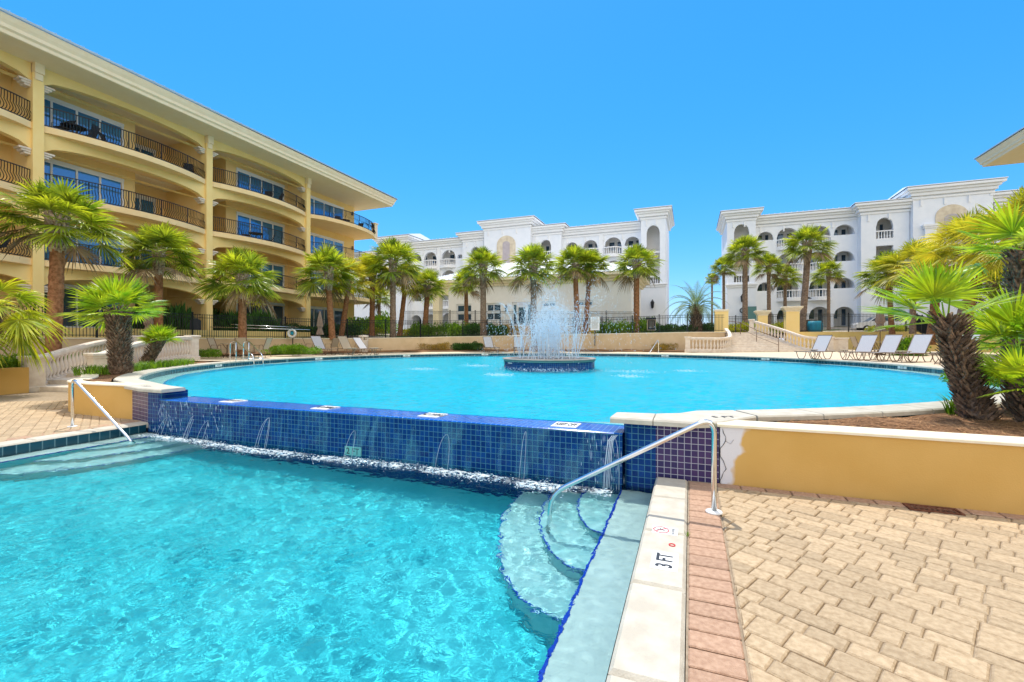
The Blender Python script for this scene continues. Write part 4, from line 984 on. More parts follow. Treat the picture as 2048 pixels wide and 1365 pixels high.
def balustrade(label, path, h, newels, group=None, gap=.23, k=1.0, post=.30, name='balustrade'):
    """path: (t, s, z of the foot)"""
    e = thing(name, label, 'balustrade', path[0][0], path[0][1], path[0][2], group=group)
    pz = smoothpath(path, 8); P = [(p[0], p[1]) for p in pz]
    g = MB(); strip(g, offs(P, -.10), offs(P, .10), lambda i: pz[i][2]-.06, lambda i: pz[i][2]+.16, 0, .015); g.build('base_rail', M['stone'], e)
    g = MB(); strip(g, offs(P, -.12), offs(P, .12), lambda i: pz[i][2]+h-.12, lambda i: pz[i][2]+h, 0, .025); strip(g, offs(P, -.085), offs(P, .085), lambda i: pz[i][2]+h-.17, lambda i: pz[i][2]+h-.118, 0); g.build('top_rail', M['stone'], e)
    L = sum(hypot(P[i+1][0]-P[i][0], P[i+1][1]-P[i][1]) for i in range(len(P)-1)); n = max(2, int(L/gap))
    mesh = balmesh(h-.31, 10, 1.0); d = 0; acc = .5*gap; i = 0
    for i in range(len(P)-1):
        l = hypot(P[i+1][0]-P[i][0], P[i+1][1]-P[i][1])
        while acc <= d+l:
            q = (acc-d)/l; b = bpy.data.objects.new('baluster', mesh); COL.objects.link(b); b.parent = e
            b.location = (P[i][0]+(P[i+1][0]-P[i][0])*q-path[0][0], P[i][1]+(P[i+1][1]-P[i][1])*q-path[0][1], pz[i][2]+(pz[i+1][2]-pz[i][2])*q+.15-path[0][2]); acc += gap
        d += l
    for j in newels:
        x, y, z = path[j]; w_ = post/2; g = MB()
        g.box(x-w_, x+w_, y-w_, y+w_, z-.15, z+h-.05); g.box(x-w_-.05, x+w_+.05, y-w_-.05, y+w_+.05, z-.15, z+.13, 0, .02); g.box(x-w_-.03, x+w_+.03, y-w_-.03, y+w_+.03, z+h-.13, z+h-.055, 0, .01); g.box(x-w_-.07, x+w_+.07, y-w_-.07, y+w_+.07, z+h-.058, z+h+.035, 0, .02); g.build('newel_post', M['stone'], e)
    return e
zz = lambda T: [(*S(x, y), z) for x, y, z in T]
balustrade('curved stone balustrade on the left of the wide stairs', zz([(12.2, 31.6, .78), (13.2, 31.0, .77), (14.2, 30.95, .76), (15.1, 31.6, .85), (15.55, 32.6, 1.15), (15.8, 33.6, 1.45)]), .98, [0])
balustrade('long stone balustrade sweeping down the right of the wide stairs', zz([(21.4, 30.6, .77), (20.7, 30.8, .78), (19.95, 31.3, .92), (19.45, 32.3, 1.3), (18.9, 33.3, 1.68), (18.15, 34.5, 2.12)]), .98, [0, 5])
g = MB(); x, y = S(22.2, 30.9); g.box(x-.45, x+.45, y-.3, y+.3, .7, 1.62, 0, .02); g.box(x-.5, x+.5, y-.35, y+.35, 1.62, 1.72, 0, .02); tag(g.build('stone_plinth', M['stone'], origin=(x, y, .7)), 'squat stone plinth at the foot of the right stair balustrade', 'plinth')
# iron hand rail in the middle of the stairs
pts = [(1557, 30.9, .75), (1513, 32.6, 1.35), (1481, 34.0, 1.95), (1449, 34.6, 2.12)]
hr = thing('stair_handrail', 'dark iron handrail down the middle of the wide stairs', 'handrail', *at(1557, 30.9), .75)
top = [];
for u, Y, z in pts:
    x, y = at(u, Y); top.append((x, y, z+.92)); g = MB(); g.tube([(x, y, z), (x, y, z+.92)], .022, 6); g.build('post', M['bronze'], hr)
g = MB(); g.tube(top, .024, 6); g.tube([(p[0], p[1], p[2]-.45) for p in top], .016, 6); g.build('rail', M['bronze'], hr)
for u0, u1, Y, zt, cap, lab in ((1429, 1456, 35.0, 4.08, 0, 'plain yellow gate pillar left of the stairs beside the feathery palm'), (1515, 1534, 35.9, 3.82, 1, 'smaller flared stone-capped yellow pillar behind the stair balustrade'), (1570, 1596, 35.4, 4.10, 1, 'large yellow pillar with flared stone cap right of the stairs')):
    x0, y0 = at((u0+u1)/2, Y); w_ = (u1-u0)/F*Y/2*.9
    e = thing('gate_pillar', lab, 'pillar', x0, y0, 2.0, group='yellow gate pillars'); g = MB(); g.box(x0-w_, x0+w_, y0-w_, y0+w_, .7, zt-.35); g.build('shaft', M['yellow'], e)
    g = MB()
    for i in range(5 if cap else 2): d = [.03, .07, .13, .20, .22][i] if cap else [.05, .03][i]; g.box(x0-w_-d, x0+w_+d, y0-w_-d, y0+w_+d, zt-.35+.08*i, zt-.275+.08*i, 0, .01)
    g.build('capital', M['cap'], e)
# left entry stairs
balustrade('front stone balustrade rising from the square pedestal at far left', [(BALO[0][0], BALO[0][1], 0.02)]+[(p[0], p[1], z) for p, z in zip(BALO[1:], (.10, .32, .56, .70))], 1.03, [0, 4], post=.42, gap=.21)
balustrade('rear stone balustrade curving up behind the stout palm', [(p[0], p[1], z) for p, z in zip(BALI, (.12, .24, .46, .66, .72))], 1.03, [0, 4], post=.34, gap=.21)
st = thing('staircase', 'short stone flight between the two left balustrades', 'stairs', -18, 8.2, 0)
for i in range(5):
    k0 = i/4*.8; lerp2 = lambda A, k: tuple(a+(b-a)*(k*4-int(min(3.99, k*4))) for a, b in zip(A[int(min(3.99, k*4))], A[int(min(3.99, k*4))+1]))
    poly = [lerp2(BALO, k0+(1-k0)*j/4) for j in range(5)]+[lerp2(BALI, k0+(1-k0)*j/4) for j in range(4, -1, -1)]
    g = MB(); g.prism(poly, -.2, .14*(i+1)-.005, 0, bev=.01); g.build('step', M['stone'], st)

# ------------------------------------------------------------------ fences
def fence(label, path, h, panel=2.4, gap=.115, cat='fence', name='iron_fence', finial=True):
    e = thing(name, label, cat, *path[0]); P = [(p[0], p[1]) for p in path]
    for i in range(len(path)-1):
        a, b = Vector(path[i]), Vector(path[i+1]); L = (b-a).length; n = max(1, round(L/panel))
        for j in range(n):
            p, q = a.lerp(b, j/n), a.lerp(b, (j+1)/n); g = MB(); l = (q-p).length
            for zz_ in (h-.04, h-.20, .12): g.tube([p+Vector((0, 0, zz_)), q+Vector((0, 0, zz_))], .019, 4, smooth=False, cap=False)
            m_ = int(l/gap)
            for k in range(1, m_): c = p.lerp(q, k/m_); g.tube([c+Vector((0, 0, .05)), c+Vector((0, 0, h))], .014, 3, smooth=False, cap=False)
            g.build('fence_panel', M['iron'], e)
            g = MB(); g.box(p.x-.035, p.x+.035, p.y-.035, p.y+.035, p.z, p.z+h+.08); g.build('post', M['iron'], e)
    return e
P = offs([(p[0], p[1]) for p in WP], .14)
fence('black iron fence along the curved retaining wall', [(P[i][0], P[i][1], WP[i][2]+.04) for i in range(1, len(P))], 1.28)
P = offs([(p[0], p[1]) for p in WR], .14)
fence('black iron fence on the bright yellow wall right of the stairs', [(P[i][0], P[i][1], WR[i][2]) for i in range(4)]+[(*at(1856, 33), 1.75)], 1.45)
fence('black iron fence beyond the wall behind the right palms', [(*at(1856, 39), 2.05), (*at(1960, 40), 2.05), (*at(2080, 41), 2.05)], 1.5)
fence('black iron gate closing the top of the wide stairs', [(*S(16.15, 34.75), 2.13), (*S(18.0, 34.75), 2.13)], 1.25, 1.0, cat='gate', name='iron_gate')
fence('black iron fence between the two yellow pillars behind the stairs', [(*at(1534, 35.7), 2.15), (*at(1570, 35.4), 2.15)], 1.45)
fence('black iron fence in front of the clubhouse terrace', [(*at(806, 42), 2.9), (*at(900, 42), 2.9), (*at(1100, 42.5), 2.9), (*at(1268, 43), 2.9)], 1.35)
g = MB(); P = [at(1000, 41.6), at(1100, 42.0), at(1265, 42.5)]; strip(g, P, offs(P, .25), 1.6, 2.86); tag(g.build('terrace_wall', M['plwall'], origin=(*P[1], 2)), 'low orange terrace wall under the clubhouse fence behind the fountain', 'wall')
g = MB(); P = [(-25.4, -8), (-25.4, 20), (-25.2, 25)]; strip(g, P, offs(P, .25), 1.5, 2.12); tag(g.build('garden_wall', M['yellow'], origin=(-25.4, 8, 1.6)), 'low yellow garden wall seen through the left fence', 'wall')

# ------------------------------------------------------------------ leaves, palms and shrubs
G_ = Vector((0, 0, -1))
def fan(mb, base, az, el, pet, L, nl=26, spread=2.0, droop=.45, wid=1.0, rnd=random, m=0, curl=.25, petr=.012):
    d = Vector((cos(az)*cos(el), sin(az)*cos(el), sin(el))); side = Vector((-sin(az), cos(az), 0))
    pts = [base+d*(pet*k)+G_*(droop*.35*pet*k*k) for k in (0, .35, .7, 1)]
    mb.tube(pts, [petr*1.5, petr, petr*.8, petr*.7], 3, m, cap=False)
    f = (pts[3]-pts[2]).normalized(); side = (side-f*side.dot(f)).normalized(); n = side.cross(f)*-1
    if n.z < 0: n = -n
    roll = rnd.uniform(-.45, .45); side, n = side*cos(roll)+n*sin(roll), n*cos(roll)-side*sin(roll)
    hub = pts[3]; step = 2*spread/nl
    for i in range(nl+1):
        a = -spread+step*i+rnd.uniform(-.3, .3)*step; l = L*(.72+.28*cos(a*.8))*rnd.uniform(.88, 1.08)
        dd = (f*cos(a)+side*sin(a)+n*(curl*(1-abs(a)/spread)*.5-.05)).normalized()
        dr = droop*rnd.uniform(.7, 1.3)
        sw = dd.cross(n).normalized(); tw = rnd.uniform(-.6, .6); sw = (sw*cos(tw)+n*sin(tw))
        w_ = l*step*.40*wid; P = []
        for k, wk in ((.03, .15), (.42, 1.0), (.76, .62), (1.0, 0)):
            c = hub+dd*(l*k)+G_*(dr*l*k*k*.55)+n*(.02*l*sin(k*3)); P.append((c, w_*wk))
        v = []
        for c, ww in P[:3]: v += [c-sw*ww, c+sw*ww]
        v.append(P[3][0]); mb.add(v, [(0, 1, 3, 2), (2, 3, 5, 4), (4, 5, 6)], m)
def sabal_crown(seed, n=50):
    r = random.Random(seed); mb = MB()
    for i in range(n):
        q = (i+.5)/n; el = radians(84-112*q**1.05+r.uniform(-13, 13)); az = i*2.39996+r.uniform(-.35, .35)
        pet = r.uniform(.40, .60); sz = r.uniform(.46, .58)
        fan(mb, Vector((cos(az)*.05, sin(az)*.05, -.05*q)), az, el, pet, sz, 32, 2.05, r.uniform(.30, .5)+.22*q+(.5 if i in (46, 48) else 0), .62, r, 1 if i in (46, 48, 49) else 0, petr=.008, curl=.5)
    return mb
def prim(mb, name, mats): o = mb.build(name, mats); me = o.data; bpy.data.objects.remove(o); return me
CROWN = [prim(sabal_crown(10+i), 'crown', [M['leafA'], M['dead']]) for i in range(4)]
CROWNY = [prim(sabal_crown(30+i, 36), 'crown', [M['leafY'], M['dead']]) for i in range(2)]
def boots_mesh(seed, h=1.0, r0=.2, r1=.34, n=90, m='boots', out=.30):
    r = random.Random(seed); g = MB()
    for i in range(n):
        q = i/n; a = i*2.39996; z = h*q; rad = r0+(r1-r0)*q**1.2*(1 if q < .8 else 1-(q-.8)*1.5)
        c = Vector((cos(a)*rad*.8, sin(a)*rad*.8, z)); o = Vector((cos(a), sin(a), 0)); t = Vector((-sin(a), cos(a), 0)); l = .26*h**.5*r.uniform(.8, 1.2); w_ = .06*r.uniform(.8, 1.2)
        tip = c+Vector((0, 0, l))+o*(out*l)+t*r.uniform(-.35, .35)*l
        g.add([c-t*w_, c+t*w_, c+o*.05, tip+t*.022, tip-t*.022, tip+o*.02], [(0, 2, 5, 4), (2, 1, 3, 5), (3, 4, 5), (1, 0, 4, 3)])
    return g
BOOTS = prim(boots_mesh(3, 1.0, .17, .27, 110), 'leaf_bases', M['boots'])
def trunk_mesh(h, r0, r1, lean, seed, rough=.10, bend=0.0):
    g = MB(); r = random.Random(seed); n = 12; N = max(6, int(h/.16)); vs = []
    for i in range(N+1):
        k = i/N; cx = lean[0]*k+bend*sin(pi*k); cy = lean[1]*k
        for j in range(n):
            a = 2*pi*j/n; q = (r0+(r1-r0)*k+.12*r0*max(0, 1-k*h/.4))*(1+rough*noise.noise(Vector((cos(a)*2, sin(a)*2, k*h*5+seed)))+rough*.5*(i % 2))
            vs.append((cx+q*cos(a), cy+q*sin(a), h*k))
    g.add(vs, [(i*n+j, i*n+(j+1) % n, (i+1)*n+(j+1) % n, (i+1)*n+j) for i in range(N) for j in range(n)]+[tuple(N*n+j for j in range(n))], 0, True); return g
# base column, row of the crown centre, crown radius in columns, depth, foot height, trunk column at the foot, trunk radius, material, label
SAB = [
 (118, 428, 122, 16.5, .8, 106, .24, 0, 0, 'tall palm with criss-cross bark at the far left, over the front balustrade'),
 (318, 498, 84, 21.5, 1.5, 317, .19, 0, 0, 'palm with round crown between the far left palm and the black board sign'),
 (485, 548, 82, 23.6, .85, 485, .21, 0, 0, 'palm standing on the deck bed in front of the fence by the sling chairs'),
 (655, 538, 64, 30.2, 1.6, 665, .22, 0, 0, 'leftmost palm of the pair beside the closed brown umbrella'),
 (700, 552, 52, 32.5, 1.7, 682, .20, 0, 1, 'rear palm half hidden behind the umbrella pair'),
 (745, 540, 48, 36.0, 1.9, 744, .22, 0, 1, 'palm rising from bright shrubs past the end of the yellow building'),
 (786, 520, 62, 34.5, 1.75, 786, .24, 1, 0, 'full palm with dark diamond bark left of the clubhouse porch'),
 (812, 556, 46, 37.0, 1.9, 799, .21, 0, 1, 'yellowish palm close behind the diamond bark palm'),
 (856, 566, 42, 38.0, 1.95, 849, .24, 0, 0, 'shaggy trunked palm in front of the clubhouse porch'),
 (932, 562, 36, 41.0, 2.2, 933, .20, 0, 0, 'slim small palm by the first clubhouse window'),
 (966, 528, 48, 36.6, 1.9, 967, .26, 1, 0, 'palm with grey-brown trunk left of the fountain'),
 (1066, 528, 56, 34.6, .72, 1069, .25, 1, 0, 'palm directly behind the fountain jets'),
 (1150, 524, 50, 37.5, 1.95, 1155, .24, 0, 0, 'left palm of the twin pair right of the fountain'),
 (1180, 528, 46, 38.2, 1.95, 1170, .22, 0, 0, 'right palm of the twin pair right of the fountain'),
 (1273, 524, 50, 38.0, 2.0, 1273, .26, 0, 0, 'palm in front of the right end of the clubhouse'),
 (1447, 532, 28, 47.0, 2.6, 1448, .15, 1, 0, 'thin palm leftmost of the group before the right white block'),
 (1490, 500, 43, 44.0, 2.5, 1490, .26, 1, 0, 'grey trunked palm in front of the right white tower'),
 (1537, 528, 32, 46.0, 2.6, 1538, .20, 1, 0, 'mid sized palm between the grey palm and the leaning palm'),
 (1570, 550, 31, 47.0, 2.6, 1570, .18, 1, 0, 'short dark palm in front of the ground floor arches'),
 (1617, 484, 48, 42.0, 2.4, 1604, .30, 1, 0, 'tallest leaning palm before the right white arcade'),
 (1657, 542, 31, 47.0, 2.6, 1657, .17, 1, 0, 'dark little palm right of the leaning palm'),
 (1776, 542, 48, 34.0, 2.0, 1784, .19, 0, 0, 'palm behind the closed umbrella at the right table'),
 (1826, 524, 56, 32.0, 2.0, 1825, .20, 1, 1, 'palm with wind-swept yellow leaves next to the arched stone panel'),
 (1878, 528, 62, 25.0, 1.3, 1860, .22, 0, 1, 'reddish trunked palm behind the foreground fan palm'),
 (1948, 478, 80, 22.0, 1.2, 1930, .24, 0, 1, 'tall reddish palm under the right end of the stone panel'),
 (1985, 562, 48, 30.0, 1.9, 1988, .24, 1, 0, 'shaded palm with grey trunk near the right edge'),
 (2045, 450, 95, 19.0, 1.2, 2026, .26, 0, 1, 'towering yellow-green palm cut by the right edge'),
 (2008, 590, 15, 45.0, 2.6, 2009, .16, 1, 0, 'tiny dark palm against the white wall at far right'),
 (1424, 556, 16, 60.0, 3.0, 1424, .14, 1, 0, 'tiny distant palm in the gap between the white blocks'),
 (757, 590, 30, 44.0, 2.2, 760, .18, 1, 0, 'small far palm seen behind the bright shrubs'),
 (1230, 0, 0, 0, 0, 0, 0, 0, 0, ''),
]
for idx, (u, v, rp, Y, zb, ub, rt, gm, yl, lab) in enumerate(SAB):
    if not rp: continue
    tx, ty = at(ub, Y); cx, cy = at(u, Y+.2); zc = EYE+(CV-v)/F*Y; rc_ = rp/F*Y*(.95 if idx < 3 else 1.18 if 21 <= idx <= 26 else 1.04)
    e = thing('palm_tree', lab, 'palm tree', tx, ty, zb, group='cabbage palms around the pool', local=True)
    h = zc-zb-.1*rc_; g = trunk_mesh(h, rt*.95, rt*.80, (cx-tx, cy-ty), idx)
    g.build('trunk', M['trunkg'] if gm else M['trunk'], e)
    bo = bpy.data.objects.new('leaf_bases', BOOTS); COL.objects.link(bo); bo.parent = e; bh = min(h*.40, rc_*.62)
    k = 1-bh/h; bo.location = ((cx-tx)*k, (cy-ty)*k, h-bh*.92); bo.scale = (rt/.2*1.02, rt/.2*1.02, bh); bo.rotation_euler = (0, 0, idx)
    me = CROWNY[idx % 2] if yl else CROWN[idx % 4]
    cr = bpy.data.objects.new('crown', me); COL.objects.link(cr); cr.parent = e; cr.location = (cx-tx, cy-ty, h); cr.scale = (rc_, rc_, rc_*(.95 if idx else .80)); cr.rotation_euler = (0, 0, idx*1.7)
# stout fan palms near the pool
def stout(label, base, top, zb, zt, r0, r1, leaves, seed, leafmat='leafB', nboot=260, group=None, boot='hair', out=.55, bl=1.0):
    e = thing('fan_palm', label, 'palm tree', base[0], base[1], zb, group=group, local=True); h = zt-zb; lean = (top[0]-base[0], top[1]-base[1])
    trunk_mesh(h, r0*.8, r1*.8, lean, seed, .2).build('trunk', M['hair'], e)
    r = random.Random(seed); g = MB()
    for i in range(nboot):
        q = i/nboot; a = i*2.39996; z = h*q*1.02-.02; rad = (r0+(r1-r0)*q)*.82
        c = Vector((cos(a)*rad+lean[0]*q, sin(a)*rad+lean[1]*q, z)); o = Vector((cos(a), sin(a), 0)); t = Vector((-sin(a), cos(a), 0)); l = (.10+.06*q)*bl*r.uniform(.7, 1.3); w_ = .030*bl*r.uniform(.7, 1.3)
        tip = c+Vector((0, 0, l*.75))+o*(out*l)+t*r.uniform(-.5, .5)*l
        g.add([c-t*w_, c+t*w_, c+o*.03, tip+t*.012, tip-t*.012, tip+o*.012], [(0, 2, 5, 4), (2, 1, 3, 5), (3, 4, 5), (1, 0, 4, 3)])
    g.build('leaf_bases', M[boot], e)
    g = MB(); T = Vector((lean[0], lean[1], h))
    for (az, el, pet, L, nl, sp, dr) in leaves: fan(g, T+Vector((cos(az)*.05, sin(az)*.05, -.02)), az, el, pet, L, nl, sp, dr, .74, r, 0, curl=.35, petr=.013)
    g.build('crown', M[leafmat], e); return e
def ring(n, e0, e1, pet, L, seed, nl=28, sp=1.75, dr=.18, az0=0, az1=2*pi):
    r = random.Random(seed); out = []
    for i in range(n):
        q = (i+.5)/n; az = az0+(az1-az0)*((i*.618034) % 1); out.append((az, radians(e0+(e1-e0)*q+r.uniform(-6, 6)), pet*r.uniform(.8, 1.15), L*r.uniform(.85, 1.1), nl, sp, dr*r.uniform(.7, 1.4)))
    return out
W0 = -RS
stout('big fan palm with shaggy leaning trunk in the right foreground bed', at(1958, 5.6), at(1893, 5.75), .60, 1.83, .155, .095,
      [(W0+radians(a), radians(el), p, L, 34, sp, dr) for a, el, p, L, sp, dr in ((178, 12, .30, .66, 1.15, .10), (165, 32, .34, .60, 1.5, .12), (200, 55, .38, .56, 1.7, .1), (60, 64, .30, .52, 1.8, .1), (5, 26, .34, .58, 1.2, .12), (240, 74, .34, .50, 1.8, .1), (182, -3, .50, .40, .75, .12), (130, 20, .3, .45, 1.4, .15), (170, 68, .36, .52, 1.7, .1))], 5, nboot=420, out=.7, bl=.95)
stout('dark trunked fan palm with bluish leaves at the right edge', at(2050, 7.6), at(2040, 7.6), .62, 3.05, .20, .17, ring(13, 75, -15, .42, .64, 8, 32), 8, nboot=340)
stout('bushy low fan palm with bright leaves at the right edge beside the big palm', at(2045, 6.0), at(2042, 6.0), .60, 1.52, .16, .13, ring(17, 80, -10, .32, .55, 9, 34), 9, nboot=200)
stout('lowest fan palm stem spilling over the ochre wall at the right edge', at(2062, 5.35), at(2052, 5.35), .58, 1.02, .12, .10, ring(15, 78, 5, .26, .42, 12, 32), 12, nboot=120)
stout('stout fan palm with scaly trunk in the small left planter', (-14.6, 7.75), S(-.866*12.4, 12.4), .66, 2.34, .25, .20, ring(18, 74, -14, .48, .80, 15, 34, 1.7, .2), 15, nboot=520, bl=1.25)
stout('small leaning fan palm between the stout palm and the rear balustrade', at(289, 15.6), at(320, 15.6), .68, 1.55, .20, .19, ring(18, 80, 0, .25, .48, 18, 26, 1.7, .2), 18, nboot=200)
stout('drooping yellow-green fan palm filling the far left edge', at(-40, 12.6), at(-14, 12.6), .60, 2.45, .26, .22, ring(20, 70, -50, .76, .88, 21, 34, 1.8, .75), 21, leafmat='leafL', nboot=300)
# feather palm
u, v, Y = 1392, 600, 37.5; tx, ty = at(u, Y); e = thing('pindo_palm', 'feathery grey-green palm with arching fronds left of the gate pillar', 'palm tree', tx, ty, 1.95, local=True)
trunk_mesh(2.3, .42, .34, (0, 0), 77, .2).build('trunk', M['trunkg'], e); b = boots_mesh(5, 2.3, .40, .50, 160, out=.6); b.build('leaf_bases', M['hair'], e)
r = random.Random(4); g = MB()
for i in range(34):
    q = (i+.5)/34; az = i*2.39996; el = radians(82-70*q); L = 3.1*r.uniform(.85, 1.1); P = []; d = Vector((cos(az)*cos(el), sin(az)*cos(el), sin(el))); p = Vector((0, 0, 2.2)); vel = d.copy()
    for k in range(12): P.append(p.copy()); p = p+vel*(L/11); vel = (vel+G_*(.16+.10*q)).normalized()
    g.tube(P, [.03*(1-k/13) for k in range(12)], 3, cap=False); side = Vector((-sin(az), cos(az), 0))
    for k in range(8, 44):
        f = k/44*11; j = int(f); c = P[j].lerp(P[min(j+1, 11)], f-j); tn = (P[min(j+1, 11)]-P[j]).normalized() if j < 11 else vel
        for sg in (-1, 1):
            l = .55*sin(pi*min(.97, k/48+.12))*r.uniform(.8, 1.1); dd = (side*sg*.8+tn*.6+Vector((0, 0, .25))).normalized(); tip = c+dd*l+G_*(.25*l)
            g.add([c-tn*.014, c+tn*.014, c+dd*l*.55+tn*.012, c+dd*l*.55-tn*.012, tip], [(0, 1, 2, 3), (3, 2, 4)])
g.build('crown', M['leafC'], e)

def bushmesh(seed, n, leaf, flat=.8, m='bush', spiky=0):
    r = random.Random(seed); g = MB(); lob = [Vector((r.uniform(-.55, .55), r.uniform(-.55, .55), r.uniform(.15, .55))) for _ in range(9)]
    for i in range(n):
        c0 = lob[i % 9]; d = Vector((r.gauss(0, 1), r.gauss(0, 1), r.gauss(.25, 1))).normalized(); rad = r.uniform(.25, .5)
        c = c0+d*rad; c.z = max(.02, c.z*flat)
        if spiky: d2 = (d+Vector((0, 0, 1.2))).normalized()
        else: d2 = (d+Vector((r.uniform(-.7, .7), r.uniform(-.7, .7), r.uniform(-.4, .7)))).normalized()
        sd_ = d2.cross(Vector((r.uniform(-1, 1), r.uniform(-1, 1), r.uniform(-1, 1)))).normalized(); l = leaf*r.uniform(.7, 1.4); w_ = l*(.12 if spiky else .34)
        g.add([c, c+d2*l*.5+sd_*w_, c+d2*l, c+d2*l*.5-sd_*w_], [(0, 1, 2, 3)])
    return prim(g, 'shrub', M[m])
BM = dict(g=[bushmesh(i, 1500, .10) for i in range(3)], y=[bushmesh(i+5, 1200, .11, m='bushY') for i in range(2)], d=[bushmesh(i+8, 1400, .12, m='bushD') for i in range(2)], o=[bushmesh(i+12, 1200, .08, .7, m='bushO') for i in range(2)], s=[bushmesh(i+15, 700, .34, .9, m='bushD', spiky=1) for i in range(2)])
NB = [0]
ORDN = 'first second third fourth fifth sixth seventh eighth ninth tenth eleventh twelfth thirteenth fourteenth fifteenth sixteenth'.split()
def shrub(kind, x, y, z, rx, h, label, group=None, name='shrub'):
    ms = BM[kind]; NB[0] += 1; o = bpy.data.objects.new(name, ms[NB[0] % len(ms)]); COL.objects.link(o); X, Y = W(x, y); o.location = (X, Y, z-.03); o.scale = (rx, rx, h); o.rotation_euler = (0, 0, NB[0]*1.3)
    return tag(o, label, 'shrub', group)
def row(kind, pts, z, rx, h, lab, group, jit=.15):
    for i, (x, y) in enumerate(pts):
        shrub(kind, x+random.uniform(-jit, jit), y+random.uniform(-jit, jit), z, rx*random.uniform(.85, 1.15), h*random.uniform(.8, 1.15), lab % ORDN[i], group)
U = lambda us, Y: [at(u, Y) for u in us]
row('g', U((20, 60, 150, 185, 225, 262), 15.2)[:2]+U((140, 170, 200, 232), 17.6), .72, .62, .62, '%s bright green shrub from the left in the bed behind the front balustrade', 'shrubs behind the front balustrade')
row('g', U((2, 34), 14.0), .70, .55, .50, '%s light green bush from the left above the low ochre wall', 'bushes over the low ochre wall')
row('g', [at(u, 25.0) for u in (545, 562, 580, 598, 614)], .85, .62, .62, '%s clipped hedge bush from the left behind the side table', 'clipped hedge by the left loungers', .05)
row('g', U((396, 428), 21.4), .82, .42, .48, '%s small round bush right of the rear balustrade', 'round bushes by the rear balustrade')
row('s', [at(u, 24.5+i*.5) for i, u in enumerate((95, 150, 200, 250, 330, 360))], 1.75, 1.1, 1.7, '%s dark spiky plant from the left under the first yellow arches', 'dark planting under the arches')
row('s', [at(u, 31) for u in (405, 432, 460, 500, 530)], 2.0, 1.15, 1.5, '%s dark spiky plant behind the black board sign', 'dark planting behind the black board')
row('d', [at(u, 34) for u in (560, 595, 630, 660, 700)], 2.0, 1.2, 1.0, '%s dark hedge bush behind the life ring fence', 'dark hedge behind the life ring')
row('g', [at(u, Y) for u, Y in ((720, 40), (742, 41), (765, 42), (735, 45), (770, 46), (755, 50))], 2.1, 1.6, 2.3, '%s tall bright shrub past the end of the yellow building', 'tall shrubs past the yellow building')
row('y', [at(u, 38) for u in (690, 715, 752, 812, 826)], 1.95, .9, .8, '%s yellow-green shrub behind the far fence left of the porch', 'yellow shrubs left of the porch')
row('g', [at(u, 37.6) for u in (836, 850, 864, 880, 896, 912, 926)], 1.95, .8, 1.25, '%s leafy green shrub from the left under the porch pillar', 'green shrubs under the porch')
row('d', [at(u, 37.4) for u in (938, 952, 984, 1000)], 1.95, .8, 1.2, '%s dark shrub behind the fence left of the fountain', 'dark shrubs left of the fountain')
row('o', [at(u, 38.5) for u in (945, 975, 1005, 1030)], 2.1, .8, 1.3, '%s orange flowering shrub behind the fence left of the fountain', 'flowering shrubs left of the fountain')
row('g', [at(u, 38.2) for u in (1205, 1222, 1240, 1258, 1275, 1292)], 2.05, .95, 1.35, '%s green shrub between the white notice and the dark notice', 'green shrubs between the notices')
row('g', [at(u, 39.5) for u in (1285, 1300)], 2.1, .9, 2.0, '%s taller shrub by the palm at the clubhouse corner', 'tall shrubs at the clubhouse corner')
row('d', [at(u, 37.6) for u in (1318, 1332, 1350, 1372, 1408, 1422)], 2.05, .9, 1.1, '%s dark shrub from the left around the feathery palm', 'dark shrubs around the feathery palm')
row('y', [at(u, 39) for u in (1466, 1476, 1488, 1498, 1540, 1560)], 2.2, .8, 1.1, '%s yellow shrub from the left behind the gate', 'yellow shrubs behind the gate')
row('o', [at(u, 34.6-(u-830)*.001) for u in (836, 850, 864, 878, 892)], .88, .55, .75, '%s yellow-flowered shrub from the left under the curved wall', 'yellow-flowered shrubs under the wall')
row('d', [at(u, 34.9) for u in (908, 924, 940, 956)], .88, .55, .72, '%s low dark shrub under the curved wall left of the fountain', 'low dark shrubs under the wall')
row('o', [at(u, 33.2) for u in (1322, 1336, 1350)], .86, .55, .72, '%s rusty flowering shrub below the wall left of the stairs', 'rusty shrubs left of the stairs')
row('g', [at(u, 24.2) for u in (1806, 1822, 1838)], .80, .8, 1.15, '%s rounded green bush behind the third and fourth loungers', 'green bushes behind the loungers')
row('y', [at(u, 41) for u in (1748, 1765, 1790, 1805)], 2.25, .7, .9, '%s bright yellow bush in front of the white car', 'yellow bushes by the car')
row('d', [at(u, 47) for u in (1800, 1812, 1824)], 2.5, 1.0, 1.9, '%s dark clipped bush behind the white car', 'dark bushes behind the car')
row('g', [at(u, Y) for u, Y in ((1925, 10.6), (2000, 10.2), (2040, 9.5), (2075, 8.5))], .64, .5, .55, '%s green bush behind the foreground fan palms', 'bushes behind the foreground palms')
def tuft(name, label, pts, n, L, m='bush', kind=None):
    r = random.Random(hash(label) % 97); g = MB()
    for i in range(n):
        x, y, z, rad = pts[i % len(pts)]; a = r.uniform(0, 2*pi); q = rad*sqrt(r.random()); c = Vector((x+q*cos(a), y+q*sin(a), z-.02)); a2 = r.uniform(0, 2*pi); o = Vector((cos(a2), sin(a2), 0)); l = L*r.uniform(.6, 1.2); t = Vector((-o.y, o.x, 0))*.009*(L/.25)
        g.add([c-t, c+t, c+o*l*.25+Vector((0, 0, l*.7))+t*.9, c+o*l*.25+Vector((0, 0, l*.7))-t*.9, c+o*l*.6+Vector((0, 0, l*.95))], [(0, 1, 2, 3), (3, 2, 4)])
    o = g.build(name, M[m], origin=(pts[0][0], pts[0][1], pts[0][2])); return tag(o, label, 'plant', kind=kind)
